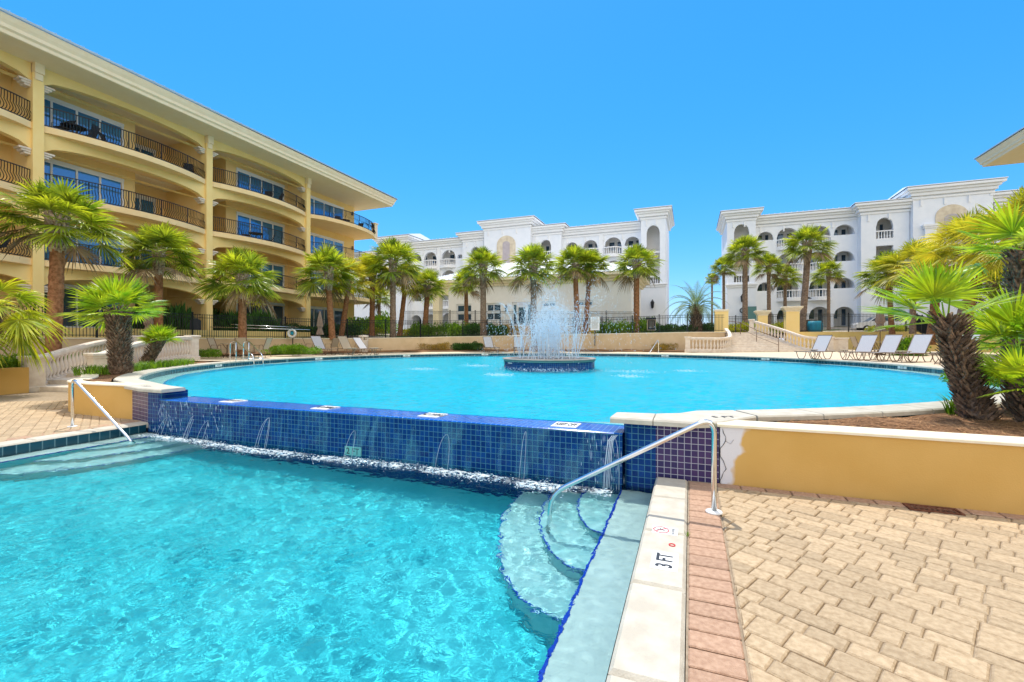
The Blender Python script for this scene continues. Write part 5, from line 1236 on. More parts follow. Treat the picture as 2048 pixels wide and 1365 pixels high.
def straw(label, poly_pts, n, z):
    r = random.Random(8); g = MB()
    for i in range(n):
        (x0, y0), (x1, y1) = poly_pts; x, y = r.uniform(x0, x1), r.uniform(y0, y1)
        if hypot(x-C0[0], y-C0[1]) < 13.75 or y < 5.86: continue
        a = r.uniform(0, pi); l = r.uniform(.04, .11); zz_ = z+.06*noise.noise(Vector((x*1.3, y*1.3, 3)))+r.uniform(.0, .022); t = Vector((cos(a), sin(a), r.uniform(-.12, .12)))*l; w_ = Vector((-sin(a), cos(a), 0))*.0022; c = Vector((x, y, zz_))
        g.add([c-t-w_, c-t+w_, c+t+w_, c+t-w_], [(0, 1, 2, 3)])
    return tag(g.build('pine_straw', M['straw'], origin=(3, 6.3, .6)), label, 'mulch', kind='stuff')
M['straw'] = mat('straw_needles', (.28, .13, .05), (.50, .28, .13), 30, .8, island=.5)
straw('loose brown pine straw needles scattered over the right planting bed', [(.6, 5.86), (7.5, 10)], 16000, .60)
x, y = at(1908, 5.95); tuft('strap_plant', 'bright strap-leaved plant at the foot of the big foreground palm', [(x, y, .60, .07)], 60, .26)
tuft('border_grass', 'bright grassy border planting around the stout left palm', [(*at(u, Y), .66, .38) for u, Y in ((185, 12.2), (205, 12.6), (252, 13.2), (270, 13.8), (292, 14.4), (312, 15.0), (332, 15.6), (352, 16.2), (368, 17.0))], 1500, .26, kind='stuff')
tuft('weed', 'tiny weed sprouting between coping and pavers', [(-.018, 3.96, .0, .015)], 16, .05, 'bush')

# ------------------------------------------------------------------ furniture
def face_cam(): return -RS
def chaise_proto(m, lab, x, y, z, rot, back=56, group='sun loungers'):
    e = thing('sun_lounger', lab, 'sun lounger', x, y, z, rot, group, local=True); hw = .33; bx, bz = 1.22+.92*cos(radians(back)), .38+.92*sin(radians(back))
    g = MB(); g.add([(0, -hw, .38), (1.22, -hw, .37), (1.22, hw, .37), (0, hw, .38), (0, -hw, .365), (1.22, -hw, .355), (1.22, hw, .355), (0, hw, .365)], [(0, 1, 2, 3), (7, 6, 5, 4)]); g.build('seat', M[m], e)
    g = MB(); g.add([(1.22, -hw, .385), (bx, -hw, bz), (bx, hw, bz), (1.22, hw, .385), (1.235, -hw, .38), (bx+.015, -hw, bz-.005), (bx+.015, hw, bz-.005), (1.235, hw, .38)], [(0, 1, 2, 3), (7, 6, 5, 4), (1, 5, 6, 2)]); g.build('backrest', M[m], e)
    g = MB()
    for s_ in (-hw, hw): g.tube([(-.02, s_, .37), (1.95, s_, .37)], .017, 6); g.tube([(1.22, s_, .38), (bx+.01, s_, bz+.01)], .016, 6)
    g.tube([(-.02, -hw, .37), (-.02, hw, .37)], .017, 6); g.tube([(1.95, -hw, .37), (1.95, hw, .37)], .017, 6); g.tube([(bx, -hw, bz), (bx, hw, bz)], .016, 6)
    g.tube([(1.22+.5*cos(radians(back)), .28, .38+.5*sin(radians(back))), (1.72, .28, .37)], .010, 5)
    g.build('frame', M['bronze'], e)
    for x0 in (.12, 1.02):
        for s_ in (-hw, hw):
            g = MB(); g.tube([(x0, s_, .36), (x0+.08, s_, .16), (x0+.20, s_, .025), (x0+.36, s_, .018), (x0+.52, s_, .025), (x0+.64, s_, .16), (x0+.72, s_, .36)], .016, 6); g.build('leg', M['bronze'], e)
    return e
zd = zdeck; RW = -RS
pts = [(1603, 21.2, 'white sling lounger nearest the right stair balustrade'), (1692, 20.4, 'second white sling lounger from the stair balustrade, left of the umbrella table'), (1737, 19.4, 'third white sling lounger from the stair balustrade, right of the umbrella table'), (1792, 18.3, 'fourth white sling lounger from the stair balustrade, just left of the big palm trunk'), (1880, 17.0, 'rightmost white sling lounger mostly hidden behind the big palm trunk')]
x, y = at(pts[0][0], pts[0][1]); ch = chaise_proto('sling', pts[0][2], x, y, zd(x, y), RW+.42)
for i, (u, Y, lab) in enumerate(pts[1:]): x, y = at(u, Y); dup(ch, x, y, zd(x, y), RW+.40-.03*i, lab)
for u, Y, lab in ((668, 26.6, 'white sling lounger in front of the closed brown umbrella'),): x, y = at(u, Y); dup(ch, x, y, zd(x, y), RW+pi-.55, lab)
x, y = at(722, 27.2); tn = chaise_proto('slingtan', 'tan sling lounger between the two white ones left of the fountain', x, y, zd(x, y), RW+pi-.55)
x, y = at(757, 28.2); chaise_proto('sling', 'white lounger with low backrest beside the grey litter bin', x, y, zd(x, y), RW+pi-.45, back=48)
for u, lab in ((1004, 'white lounger facing the pool left of the fountain basin'), (1051, 'white lounger facing the pool behind the left jets'), (1118, 'white lounger facing the pool behind the central plume')):
    x, y = at(u, 33.0); dup(ch, x, y-1.2, zd(x, y), RW+pi/2+(0.4 if u < 1010 else .05), lab)
def side_table(x, y, z, lab, first=None):
    if first: return dup(first, x, y, z, 0, lab)
    e = thing('side_table', lab, 'side table', x, y, z, 0, 'small side tables', local=True)
    g = MB(); g.lathe([(.0, .43), (.26, .43), (.27, .445), (.26, .46), (0, .46)], n=20); g.build('table_top', M['slingtan'], e)
    for k in range(3):
        a = 2*pi*k/3; g = MB(); g.tube([(cos(a)*.22, sin(a)*.22, .43), (cos(a)*.08, sin(a)*.08, .22), (cos(a)*.24, sin(a)*.24, .01)], .014, 5); g.build('leg', M['bronze'], e)
    return e
stb = None
for u, Y, lab in ((594, 25.6, 'small side table left of the first left lounger'), (704, 26.2, 'small side table right of the tan lounger'), (748, 27, 'small side table beside the litter bin'), (1632, 22, 'small side table behind the first right lounger'), (1694, 21.2, 'small side table between the first and second right loungers'), (1757, 20.6, 'small side table under the closed right umbrella'), (1806, 18.6, 'small side table before the fourth right lounger'), (1882, 16.6, 'small side table at the big palm trunk')):
    x, y = at(u, Y); q = side_table(x, y, zd(x, y), lab, stb); stb = stb or q
def chair(lab, x, y, z, rot, first=None, m='slingtan', group='patio chairs'):
    if first: return dup(first, x, y, z, rot, lab)
    e = thing('patio_chair', lab, 'chair', x, y, z, rot, group, local=True)
    g = MB(); g.box(-.24, .24, -.24, .22, .42, .435); g.build('seat', M[m], e)
    g = MB(); g.add([(-.24, .22, .44), (.24, .22, .44), (.23, .42, 1.0), (-.23, .42, 1.0), (-.24, .235, .44), (.24, .235, .44), (.23, .435, 1.0), (-.23, .435, 1.0)], [(0, 1, 2, 3), (7, 6, 5, 4), (3, 2, 6, 7)]); g.build('backrest', M[m], e)
    for s_ in (-.26, .26):
        g = MB(); g.tube([(s_, -.28, 0), (s_, -.26, .62), (s_, .20, .64), (s_, .34, .02)], .016, 5); g.tube([(s_, .2, .42), (s_, .43, 1.02)], .015, 5); g.build('side_frame', M['bronze' if m == 'slingtan' else 'iron'], e)
    return e
def table(lab, x, y, z, r=.5, m='slingtan', fm='bronze', group='round patio tables'):
    e = thing('patio_table', lab, 'table', x, y, z, 0, group, local=True); g = MB(); g.lathe([(0, .70), (r-.02, .70), (r, .715), (r-.01, .73), (0, .73)], n=24); g.build('table_top', M[m], e)
    for k in range(4): a = pi/4+pi*k/2; g = MB(); g.tube([(cos(a)*r*.8, sin(a)*r*.8, .70), (cos(a)*r*.35, sin(a)*r*.35, .35), (cos(a)*r*.75, sin(a)*r*.75, 0)], .018, 5); g.build('leg', M[fm], e)
x, y = at(464, 22.6); z = zd(x, y); table('round tan patio table by the pool ladder', x, y, z)
c0 = chair('tan sling chair at the left of the ladder table', *at(438, 22.4), z, RW+pi/2)
chair('tan sling chair at the right of the ladder table', *at(523, 22.8), z, RW-pi/2, c0); chair('tan sling chair behind the ladder rails facing the pool', *at(492, 22.2), z, RW+pi, c0); chair('tan sling chair behind the ladder table', *at(470, 23.8), z, RW, c0)
x, y = at(650, 28.4); z = zd(x, y); chair('tan sling chair behind the first left lounger', *at(620, 28.4), z, RW+2, c0); chair('tan sling chair under the closed brown umbrella', *at(663, 28.6), z, RW-2, c0)
x, y = at(1762, 25.2); z = zd(x, y); table('round patio table with the closed umbrella behind the right loungers', x, y, z, .6)
for u, Y, rr_, lab in ((1722, 25.2, 1.4, 'tan sling chair left of the right umbrella table'), (1789, 25.4, -1.4, 'tan sling chair right of the right umbrella table'), (1746, 26.6, .3, 'tan sling chair behind the right umbrella table')): chair(lab, *at(u, Y), z, RW+rr_, c0)
def umbrella(lab, x, y, z, h, w_=.16, first=None):
    e = thing('closed_umbrella', lab, 'umbrella', x, y, z, 0, 'closed brown umbrellas', local=True)
    g = MB(); g.tube([(0, 0, 0), (0, 0, h)], .022, 8); g.build('pole', M['bronze'], e)
    g = MB(); n = 20; P = [(0, .03), (.05, .05), (.30, .11), (.62, .16), (.72, .10), (.76, .11), (.97, .19), (1, .185)]; vs = []; hh = 1.45
    for k, r in P:
        for j in range(n): a = 2*pi*j/n; q = r*w_/.16*(1+(.22 if j % 2 else -.16)*min(1, k*3)); vs.append((q*cos(a), q*sin(a), h-k*hh))
    g.add(vs, [(i*n+j, (i+1)*n+j, (i+1)*n+(j+1) % n, i*n+(j+1) % n) for i in range(len(P)-1) for j in range(n)], 0); g.build('canopy', M['canvas'], e)
    g = MB(); g.lathe([(.26, 0), (.26, .06), (.06, .09), (.04, .3)], n=16); g.build('base', M['bronze'], e)
x, y = at(640, 28.2); umbrella('closed brown umbrella between the left loungers and the fence', x, y, zd(x, y), 2.65)
x, y = at(1760, 25.2); umbrella('closed brown umbrella over the right patio table', x, y, zd(x, y), 2.75, .2)
x, y = at(1924, 22); umbrella('closed brown umbrella glimpsed behind the big foreground palm', x, y, .75, 2.7, .2)
x, y = at(297, 21); umbrella('closed brown umbrella behind the small leaning palm', x, y, 1.6, 1.5, .16) if False else umbrella('closed brown umbrella by the left fence behind the small leaning palm', x, y, .95, 2.3, .16)
# dark furniture on the balconies
dk = None
for (s_, k, rot, lab) in ((12.9, 3, .3, 'dark chair on the top balcony beside the left column'), (13.9, 3, -1, 'dark chair on the top balcony in front of the glass doors'), (14.9, 3, 2.2, 'dark chair at the right of the top balcony table'), (19.0, 3, 1, 'dark chair at the far end of the first top balcony'), (24.6, 3, .5, 'left dark chair on the second top balcony'), (25.5, 3, -1, 'right dark chair on the second top balcony'), (22.9, 2, 2.4, 'dark chair turned to the rail on the third floor second balcony'), (24.8, 2, -.6, 'dark chair by the doors on the third floor second balcony'), (16.2, 1, 2.1, 'dark chair on the second floor balcony behind the palms'), (10.6, 1, 0, 'dark chair on the second floor balcony at the far left'), (32.0, 3, 1, 'dark chair on the top corner balcony'), (25.3, 1, 0, 'dark chair on the second floor second balcony'), (34.6, 3, .2, 'dark chair at the end of the top corner balcony')):
    q = chair(lab, -29.0, s_, FL[k], rot, dk, 'slate', 'dark balcony chairs'); dk = dk or q
for s_, k, lab in ((13.4, 3, 'round dark table on the top balcony near the left column'), (23.8, 2, 'round dark table on the third floor second balcony'), (32.8, 3, 'round dark table on the top corner balcony')): table(lab, -29.1, s_, FL[k], .5, 'slate', 'iron', 'dark balcony tables')

# ------------------------------------------------------------------ pool ladders, signs, life ring, bin, lamp, car
ld = thing('pool_ladder', 'steel ladder rails entering the round pool on the left', 'pool ladder', *at(463, 20.0), .7)
for du, dy in ((0, 0), (27, .5)):
    x, y = at(460+du*1.0, 19.6+dy); x2, y2 = at(508+du*.68, 18.3+dy); xm, ym = at(472+du*.95, 19.4+dy); g = MB()
    pp = [(x, y, .69), (x, y, 1.50), (xm, ym, 1.52), (x2, y2, .92), (x2, y2, .1)]; g.tube(rounded(pp, .3), .024, 8); g.tube([(xm, ym, .69), (xm, ym, 1.46)], .022, 8); g.tube([(x, y, .86), (x2, y2, .80)], .016, 6); g.build('rail', M['steel'], ld)
x, y = at(1317, 31.8); x2, y2 = at(1296, 30.3); rail([(x, y, .70), (x, y, 1.62), (x2, y2, .55), (x2, y2, -.1)], .024, 'pool_handrail', 'slim steel handrail at the far edge of the round pool', [(x, y, .69)])
def sign(label, u0, u1, v0, v1, Y, boardm, arch=False, framem=None, lines=(), post=True, name='sign'):
    x, y = at((u0+u1)/2, Y); e = thing(name, label, 'sign', x, y, EYE+(CV-v1)/F*Y, RW, local=True); hw = (u1-u0)/2/F*Y; z0 = 0; h = (v1-v0)/F*Y
    g = MB(); P = [(-hw, z0), (hw, z0), (hw, h*.88 if arch else h)]+([(hw*.6, h*.94), (hw*.35, h), (-hw*.35, h), (-hw*.6, h*.94), (-hw, h*.88)] if arch else [(-hw, h)])
    n = len(P); g.add([(p[0], -.02, p[1]) for p in P]+[(p[0], .02, p[1]) for p in P], [tuple(range(n)), tuple(range(2*n-1, n-1, -1))]+[(i, n+i, n+(i+1) % n, (i+1) % n) for i in range(n)]); bd = g.build('board', M[boardm], e)
    if framem:
        g = MB(); t = .05; g.box(-hw-t, hw+t, -.035, -.0205, -t, 0); g.box(-hw-t, hw+t, -.035, -.0205, h, h+t); g.box(-hw-t, -hw, -.035, -.0205, 0, h); g.box(hw, hw+t, -.035, -.0205, 0, h); g.build('frame', M[framem], e)
    if post: g = MB(); g.tube([(0, .05, -1.2), (0, .05, h*.8)], .03, 6); g.build('post', M['iron'], e)
    for (fx, fz, fw, m_) in lines: g = MB(); g.box(hw*fx-hw*fw, hw*fx+hw*fw, -.024, -.0205, h*fz-.012, h*fz+.012); g.build('text_line', M[m_], bd)
    return e
sign('dark arch-topped board sign standing at the left fence', 380, 402, 637, 675, 26.6, 'slate', True)
sign('white pool rules notice with fine text right of the fountain', 1181, 1199, 634, 661, 35.2, 'markw', lines=[(0, .93, .6, 'slate')]+[(random.uniform(-.1, .05), .84-.085*i, random.uniform(.6, .85), 'slate') for i in range(9)])
sign('dark notice with pale frame and header left of the feathery palm', 1295, 1310, 641, 660, 34.6, 'slate', framem='slingtan', lines=[(0, .85-.12*i, .7, 'slingtan') for i in range(6)])
g = MB(); x, y = at(1302, 34.5); zt = EYE+(CV-637)/F*34.5; g.box(x-.38, x+.38, y-.06, y+.02, zt-.10, zt+.06, 0, .02); tag(g.build('sign_header', M['slate'], origin=(x, y, zt)), 'dark header bar above the framed notice', 'sign')
x, y = at(584, 27.8); lr = thing('life_ring', 'white life ring hanging on a black post at the fence', 'life ring', x, y, EYE+.3, RW, local=True)
g = MB(); vs = []; n1, n2 = 24, 8
for i in range(n1):
    a = 2*pi*i/n1
    for j in range(n2): b_ = 2*pi*j/n2; r_ = .22+.07*cos(b_); vs.append((r_*cos(a), .07*sin(b_), r_*sin(a)+.09))
g.add(vs, [(i*n2+j, ((i+1) % n1)*n2+j, ((i+1) % n1)*n2+(j+1) % n2, i*n2+(j+1) % n2) for i in range(n1) for j in range(n2)], 0, True); g.build('ring', M['markw'], lr); g = MB(); g.box(-.10, .10, -.03, .05, 0, .2, 0, .02); g.build('holder', M['blue'], lr)
g = MB(); g.tube([(0, .1, -.9), (0, .1, .15)], .03, 6); g.build('post', M['iron'], lr)
for u0, v0, u1, v1, Y, lab in ((420, 654.5, 620, 660, 27.2, 'long lower pole of the shepherd hook pair hung on the fence'), (462, 649.5, 597, 655, 27.6, 'long upper pole of the shepherd hook pair hung on the fence')):
    a, b = at(u0, Y-2.2), at(u1, Y); g = MB(); g.tube([(*a, EYE+(CV-v0)/F*(Y-2.2)), (*b, EYE+(CV-v1)/F*Y)], .022, 6); tag(g.build('rescue_pole', M['steel'], origin=(*a, 2.0)), lab, 'rescue pole')
x, y = at(727, 31.0); lb = thing('litter_bin', 'grey stone litter bin with open top beside the low wall', 'litter bin', x, y, zd(x, y), 0, local=True); g = MB(); g.lathe([(.27, 0), (.30, .05), (.30, .80), (.32, .85)], n=20); g.build('body', M['stone'], lb)
g = MB(); g.lathe([(.33, 1.05), (.34, 1.12), (.30, 1.18), (.1, 1.2)], n=20); [g.box(cos(a)*.27-.04, cos(a)*.27+.04, sin(a)*.27-.04, sin(a)*.27+.04, .84, 1.06) for a in (0.4, 2, 3.5, 5.2)]; g.build('lid', M['stone'], lb)
x, y = at(1612, 46); lp = thing('street_lamp', 'slim lamp post with dark disc shade before the white arcade', 'street lamp', x, y, 2.4, 0, local=True); hz = EYE+(CV-597)/F*46-2.4; g = MB(); g.tube([(0, 0, 0), (0, 0, hz)], .05, 8); g.build('pole', M['frame'], lp); g = MB(); g.lathe([(.50, 0), (.46, .05), (.12, .25), (.06, .32)], (0, 0, hz-.05), 16); g.build('lamp_shade', M['iron'], lp)
def lantern(lab, t, s, z, k=1.0):
    e = thing('wall_lantern', lab, 'lantern', t, s, z, 0, 'black wall lanterns', local=True); g = MB(); g.lathe([(.02, -.30), (.10, -.22), (.14, .15), (.16, .18), (.05, .34), (.02, .42)], n=6, smooth=False); g.build('lamp_body', M['iron'], e); g = MB(); g.tube([(0, .25, .0), (0, .1, -.2), (0, 0, -.28)], .02, 5); g.build('bracket', M['iron'], e); e.scale = (k,)*3
lantern('black wall lantern beside the clubhouse door', tu(1013, 44.9), 44.75, 4.9); lantern('black wall lantern on the centre white tower', tu(1305, 60.1), 59.9, 6.0, 1.6); lantern('upper black wall lantern on the right white tower', tu(1484, 62.7), 62.4, 6.6, 1.5)
g = MB(); g.tube([(x_, z_, 0) for x_, z_ in arc((0, 0), .28, .6, 5.5, 12)], .06, 5); tw_ = [(v[0], v[2], v[1]) for v in g.v]; g.v = [(tu(1485, 62.6)+p[0], 62.68+p[1], 5.2+p[2]) for p in tw_]; tag(g.build('wall_letter', M['slate'], origin=(tu(1485, 62.6), 62.6, 5.2)), 'dark letter C fixed on the right white tower below the lantern', 'letter')
# car
def car(lab, u, Y, z, rot):
    x, y = at(u, Y); e = thing('parked_car', lab, 'car', x, y, z, rot, local=True)
    prof = [(-2.35, .45), (-2.38, .75), (-2.25, 1.0), (-1.35, 1.10), (-.65, 1.62), (.3, 1.70), (1.35, 1.64), (1.95, 1.2), (2.25, 1.08), (2.35, .8), (2.33, .45)]
    g = MB(); vs = []
    for s_, k in ((-.90, 1), (-.78, 1.0), (.78, 1.0), (.90, 1)):
        for px, pz in prof: w2 = .16 if pz > 1.15 and abs(s_) > .8 else 0; vs.append((px*(1 if abs(s_) > .8 else 1.0), s_*(1-w2), pz))
    n = len(prof); vs2 = [(px, sg*(.92 if pz < 1.12 else .74), pz) for sg in (-1, 1) for px, pz in prof]
    g.add(vs2, [tuple(range(n)), tuple(range(2*n-1, n-1, -1))]+[(i, n+i, n+(i+1) % n, (i+1) % n) for i in range(n)], 0, True); g.build('body', M['carw'], e, smooth=False)
    g = MB()
    for sg in (-1, 1):
        yy = lambda z_: sg*(.925-(z_-1.12)*.36+.01); q = lambda a: g.add([(px, yy(pz), pz) for px, pz in a], [tuple(range(len(a)))]); q([(-1.15, 1.16), (-.62, 1.56), (-.1, 1.60), (-.1, 1.16)]); q([(0, 1.16), (0, 1.61), (.75, 1.60), (.75, 1.16)]); q([(.85, 1.16), (.85, 1.60), (1.3, 1.56), (1.65, 1.2)])
    g.add([(-1.33, -.7, 1.14), (-.70, -.62, 1.60), (-.70, .62, 1.60), (-1.33, .7, 1.14)], [(0, 1, 2, 3)]); g.build('windows', M['glass'], e)
    for px in (-1.5, 1.45):
        for sg in (-1, 1):
            g = MB(); g.lathe([(.1, -.11), (.34, -.11), (.36, -.08), (.36, .08), (.34, .11), (.1, .11)], n=20); g.v = [(px+a, sg*.84+c, .36+b) for a, b, c in g.v]; wl_ = g.build('wheel', M['rubber'], e)
            g = MB(); g.lathe([(.02, .115), (.22, .115), (.22, .12), (.02, .13)], n=14); g.v = [(px+a, sg*(.84+c), .36+b) for a, b, c in g.v]; g.build('rim', M['steel'], wl_)
    for sg in (-1, 1): g = MB(); g.box(-2.36, -2.15, sg*.72-.17, sg*.72+.17, .80, .95, 0, .03); g.build('headlight', M['frame'], e)
car('white parked car behind the right fence', 1762, 47, 2.35, RW-.35)
g = MB(); x, y = at(1630, 42); g.lathe([(.5, 0), (.62, .2), (.65, .7), (.55, 1.0)], (x, y, 2.3), 14); tag(g.build('blue_bin', M['blue'], origin=(x, y, 2.3)), 'blue round bin behind the fence right of the large pillar', 'bin')
g = MB(); x, y = at(1608, 43); g.box(x-1.0, x+1.0, y-.5, y+.5, 2.3, 3.35, 0, .08); g.box(x-1.05, x+1.05, y-.55, y+.55, 3.35, 3.45, 0, .03); tag(g.build('equipment_box', M['bronze'], origin=(x, y, 2.3)), 'brown equipment box with pale lid behind the large pillar', 'equipment box')

# ------------------------------------------------------------------ fountain
fc = (-5.5, 18.3); fo = thing('fountain', 'round tiled fountain basin standing in the middle of the round pool', 'fountain', fc[0], fc[1], .46, local=True)
def fl_(prof, name, m, n=64): g = MB(); g.lathe([(r_, z_-.46) for r_, z_ in prof], n=n); return g.build(name, M[m], fo)
fl_([(1.88, -.70), (1.88, .70)], 'tile_wall', 'tile'); fl_([(1.885, .70), (1.905, .71), (1.905, .77), (1.885, .775)], 'band', 'teal')
fl_([(1.70, .74), (1.70, .815), (1.72, .825), (1.93, .825), (1.95, .80), (1.93, .776), (1.70, .776)], 'rim', 'rimstone'); fl_([(.0, .78), (1.69, .78), (1.69, .80), (0, .805)], 'basin_floor', 'grating', 32)
for r_, n_ in ((1.25, 22), (.6, 10)):
    for i in range(n_): a = 2*pi*i/n_; g = MB(); g.lathe([(.03, .33), (.02, .39)], (r_*cos(a), r_*sin(a), 0), 6); g.build('nozzle', M['steel'], fo)
g = MB(); P_ = [(-1.03, -1.60), (-.81, -1.72)]; a_, b_ = -pi/2-.62, -pi/2-.46
def curvplate(a0, a1, z0, z1, m, name, r_=1.892): g = MB(); A_ = [a0+(a1-a0)*i/5 for i in range(6)]; g.add([(r_*cos(a), r_*sin(a), z-.46) for z in (z0, z1) for a in A_], [(i, i+1, 7+i, 6+i) for i in range(5)]); return g.build(name, m if not isinstance(m, str) else M[m], fo)
ac = -pi/2+radians(-RS*180/pi*0); base = -pi/2-RS*0
wa = lambda u: -pi/2+(RS*-1)*0+math.asin(max(-1, min(1, (u-1098)/91.0)))-(-RS)*1.0+0*u
pl = curvplate(wa(1034)-.0, wa(1048), .55, .69, bpy.data.materials['pale_teal_tile'], 'depth_tile')
am = (wa(1034)+wa(1048))/2; text('4 FT', .12, M['black'], pl, 1.897*cos(am), 1.897*sin(am), .16, flat=False, yaw=am+pi/2)
curvplate(wa(1064), wa(1079), .64, .67, 'markw', 'small_plate')
g = MB(); x, y = at(1097, 19.3); g.tube([(x-fc[0], y-fc[1], .27), (x-fc[0], y-fc[1], .92)], [.035, .03], 8); g.build('standpipe', M['markw'], fo)
# water in the air: droplets and streaks on ballistic paths
sp = bpy.data.materials.new('falling_water'); sp.use_nodes = True; N = sp.node_tree.nodes; L = sp.node_tree.links; b = N['Principled BSDF']; b.inputs['Base Color'].default_value = (.86, .93, 1, 1); b.inputs['Roughness'].default_value = .25
t_ = N.new('ShaderNodeBsdfTranslucent'); t_.inputs[0].default_value = (.8, .92, 1, 1); mx = N.new('ShaderNodeMixShader'); mx.inputs[0].default_value = .5; tr = N.new('ShaderNodeBsdfTransparent'); m2 = N.new('ShaderNodeMixShader'); m2.inputs[0].default_value = .12
L.new(b.outputs[0], mx.inputs[1]); L.new(t_.outputs[0], mx.inputs[2]); L.new(mx.outputs[0], m2.inputs[1]); L.new(tr.outputs[0], m2.inputs[2]); L.new(m2.outputs[0], N['Material Output'].inputs[0]); M['spray'] = sp
def drop(mb, p, v, l, w_):
    d = v.normalized() if v.length else Vector((0, 0, 1)); a = d.orthogonal().normalized()*w_; b_ = d.cross(a)
    mb.add([p-d*l, p+a, p+b_, p-a, p-b_, p+d*l], [(0, 2, 1), (0, 3, 2), (0, 4, 3), (0, 1, 4), (5, 1, 2), (5, 2, 3), (5, 3, 4), (5, 4, 1)])
g = MB(); r = random.Random(11); GR = 9.8
def jet(a, r0, hh, reach, n, spreadv, stream=.5):
    vz = sqrt(2*GR*hh); T = (vz+sqrt(max(0, vz*vz+2*GR*.25)))/GR; vr = reach/T; o = Vector((cos(a), sin(a), 0)); p0 = o*r0+Vector((0, 0, .36))
    for i in range(n):
        t = T*r.random()**.85; jit = Vector((r.gauss(0, 1), r.gauss(0, 1), r.gauss(0, 1)))*spreadv*(.25+t/T)
        v0 = o*vr+Vector((0, 0, vz))+jit; p = p0+v0*t+Vector((0, 0, -.5*GR*t*t)); v = v0+Vector((0, 0, -GR*t))
        if p.z < 0: continue
        if p.z < .42 and hypot(p.x, p.y) < 1.9: continue
        drop(g, p, v, r.uniform(.014, .045), r.choice((.005, .007, .010)))
    # unbroken lower stream
    P = []; K = 14
    for i in range(K): t = T*stream*i/K; P.append(p0+(o*vr+Vector((0, 0, vz)))*t+Vector((0, 0, -.5*GR*t*t)))
    g.tube(P, [.012-.006*i/K for i in range(K)], 4, cap=False)
for i in range(24): jet(2*pi*i/24+r.uniform(-.12, .12), 1.25, r.uniform(1.1, 2.4), r.uniform(-1.5, -.3), 260, .34, r.uniform(.1, .4))
for i in range(18): jet(2*pi*i/18, .45, (2.8 if i % 5 == 0 else r.uniform(1.0, 2.0)), r.uniform(-.55, .2) if i % 5 == 0 else r.uniform(-.3, .8), 400, .48, .15)
for i in range(10): jet(2*pi*i/10+.3, .3, r.uniform(1.0, 2.2), r.uniform(-.3, .3), 330, .45, .15)
for i in range(9): jet(2*pi*i/9+r.uniform(-.3, .3), 1.2, r.uniform(1.6, 2.8), r.uniform(.2, 1.5), 170, .34, r.uniform(.2, .4))
for i in range(2): jet(2.9+.5*i, 1.25, 2.3, r.uniform(1.3, 1.9), 170, .12, .6)
for i in range(5): jet(r.uniform(-1.0, .6), 1.2, r.uniform(1.9, 2.9), r.uniform(1.0, 2.6), 190, .40, .25)
o = g.build('fountain_spray', M['spray'], origin=(0, 0, 0)); X, Y = W(*fc); o.location = (X, Y, .46); tag(o, 'white water jets and droplets bursting from the fountain', 'water spray', kind='stuff')
# foam at the foot of the spillway and splashes on the pool
g = MB(); r = random.Random(12)
for i in range(3800):
    x = r.uniform(-9.1, -.85); c = 5.13+.05*sin(x*1.3)+.05*noise.noise(Vector((x*1.5, 0, 0))); dn = .5+.9*noise.noise(Vector((x*2.2, 3, 0))); 
    if r.random() > dn+.05: continue
    w_ = .055+.05*dn; y = r.gauss(c, w_); drop(g, Vector((x, y, -.135+abs(r.gauss(0, .012)))), Vector((r.gauss(0, 1), r.gauss(0, .4), r.gauss(0, .15))), r.uniform(.006, .022), r.uniform(.003, .007))
for i in range(160):
    x = r.choice((-9.0, -8.6, -8.2, -7.6, -1.0, -.9))+r.gauss(0, .12); z = r.random(); drop(g, Vector((x, 5.47-.18*(1-z)**.7-.02, -.17+z*.62)), Vector((0, -.1, 1)), r.uniform(.02, .06), .003)
foam = g.build('foam', M['spray'], origin=(-5, 5.1, -.18)); tag(foam, 'line of white foam where the spillway water lands in the lower pool', 'foam', kind='stuff')
fm = bpy.data.materials.new('foam_film'); fm.use_nodes = True; N = fm.node_tree.nodes; L = fm.node_tree.links; b = N['Principled BSDF']; b.inputs['Base Color'].default_value = (.80, .90, .92, 1); b.inputs['Roughness'].default_value = .4
def lace(mt, scale, lo, hi, mx_, attr=None, dist=1.5):
    N = mt.node_tree.nodes; L = mt.node_tree.links; b = N['Principled BSDF']; tc = N.new('ShaderNodeTexCoord'); mp = N.new('ShaderNodeMapping'); mp.inputs['Scale'].default_value = scale; L.new(tc.outputs['Object'], mp.inputs[0])
    nz = N.new('ShaderNodeTexNoise'); nz.inputs['Scale'].default_value = 1; nz.inputs['Detail'].default_value = 7; nz.inputs['Distortion'].default_value = dist; L.new(mp.outputs[0], nz.inputs[0])
    mr = N.new('ShaderNodeMapRange'); mr.inputs[1].default_value = lo; mr.inputs[2].default_value = hi; mr.inputs[4].default_value = mx_; L.new(nz.outputs['Fac'], mr.inputs[0]); fac = mr.outputs[0]
    if attr:
        at_ = N.new('ShaderNodeAttribute'); at_.attribute_name = attr; m_ = N.new('ShaderNodeMath'); m_.operation = 'MULTIPLY'; L.new(fac, m_.inputs[0]); L.new(at_.outputs['Fac'], m_.inputs[1]); fac = m_.outputs[0]
    t = N.new('ShaderNodeBsdfTransparent'); mx = N.new('ShaderNodeMixShader'); L.new(fac, mx.inputs[0]); L.new(t.outputs[0], mx.inputs[1]); L.new(b.outputs[0], mx.inputs[2]); L.new(mx.outputs[0], N['Material Output'].inputs[0])
lace(fm, (9, 14, 9), .46, .60, .95, 'edge')
g = MB(); nx_, ny_ = 260, 12; vs = []; ed = []
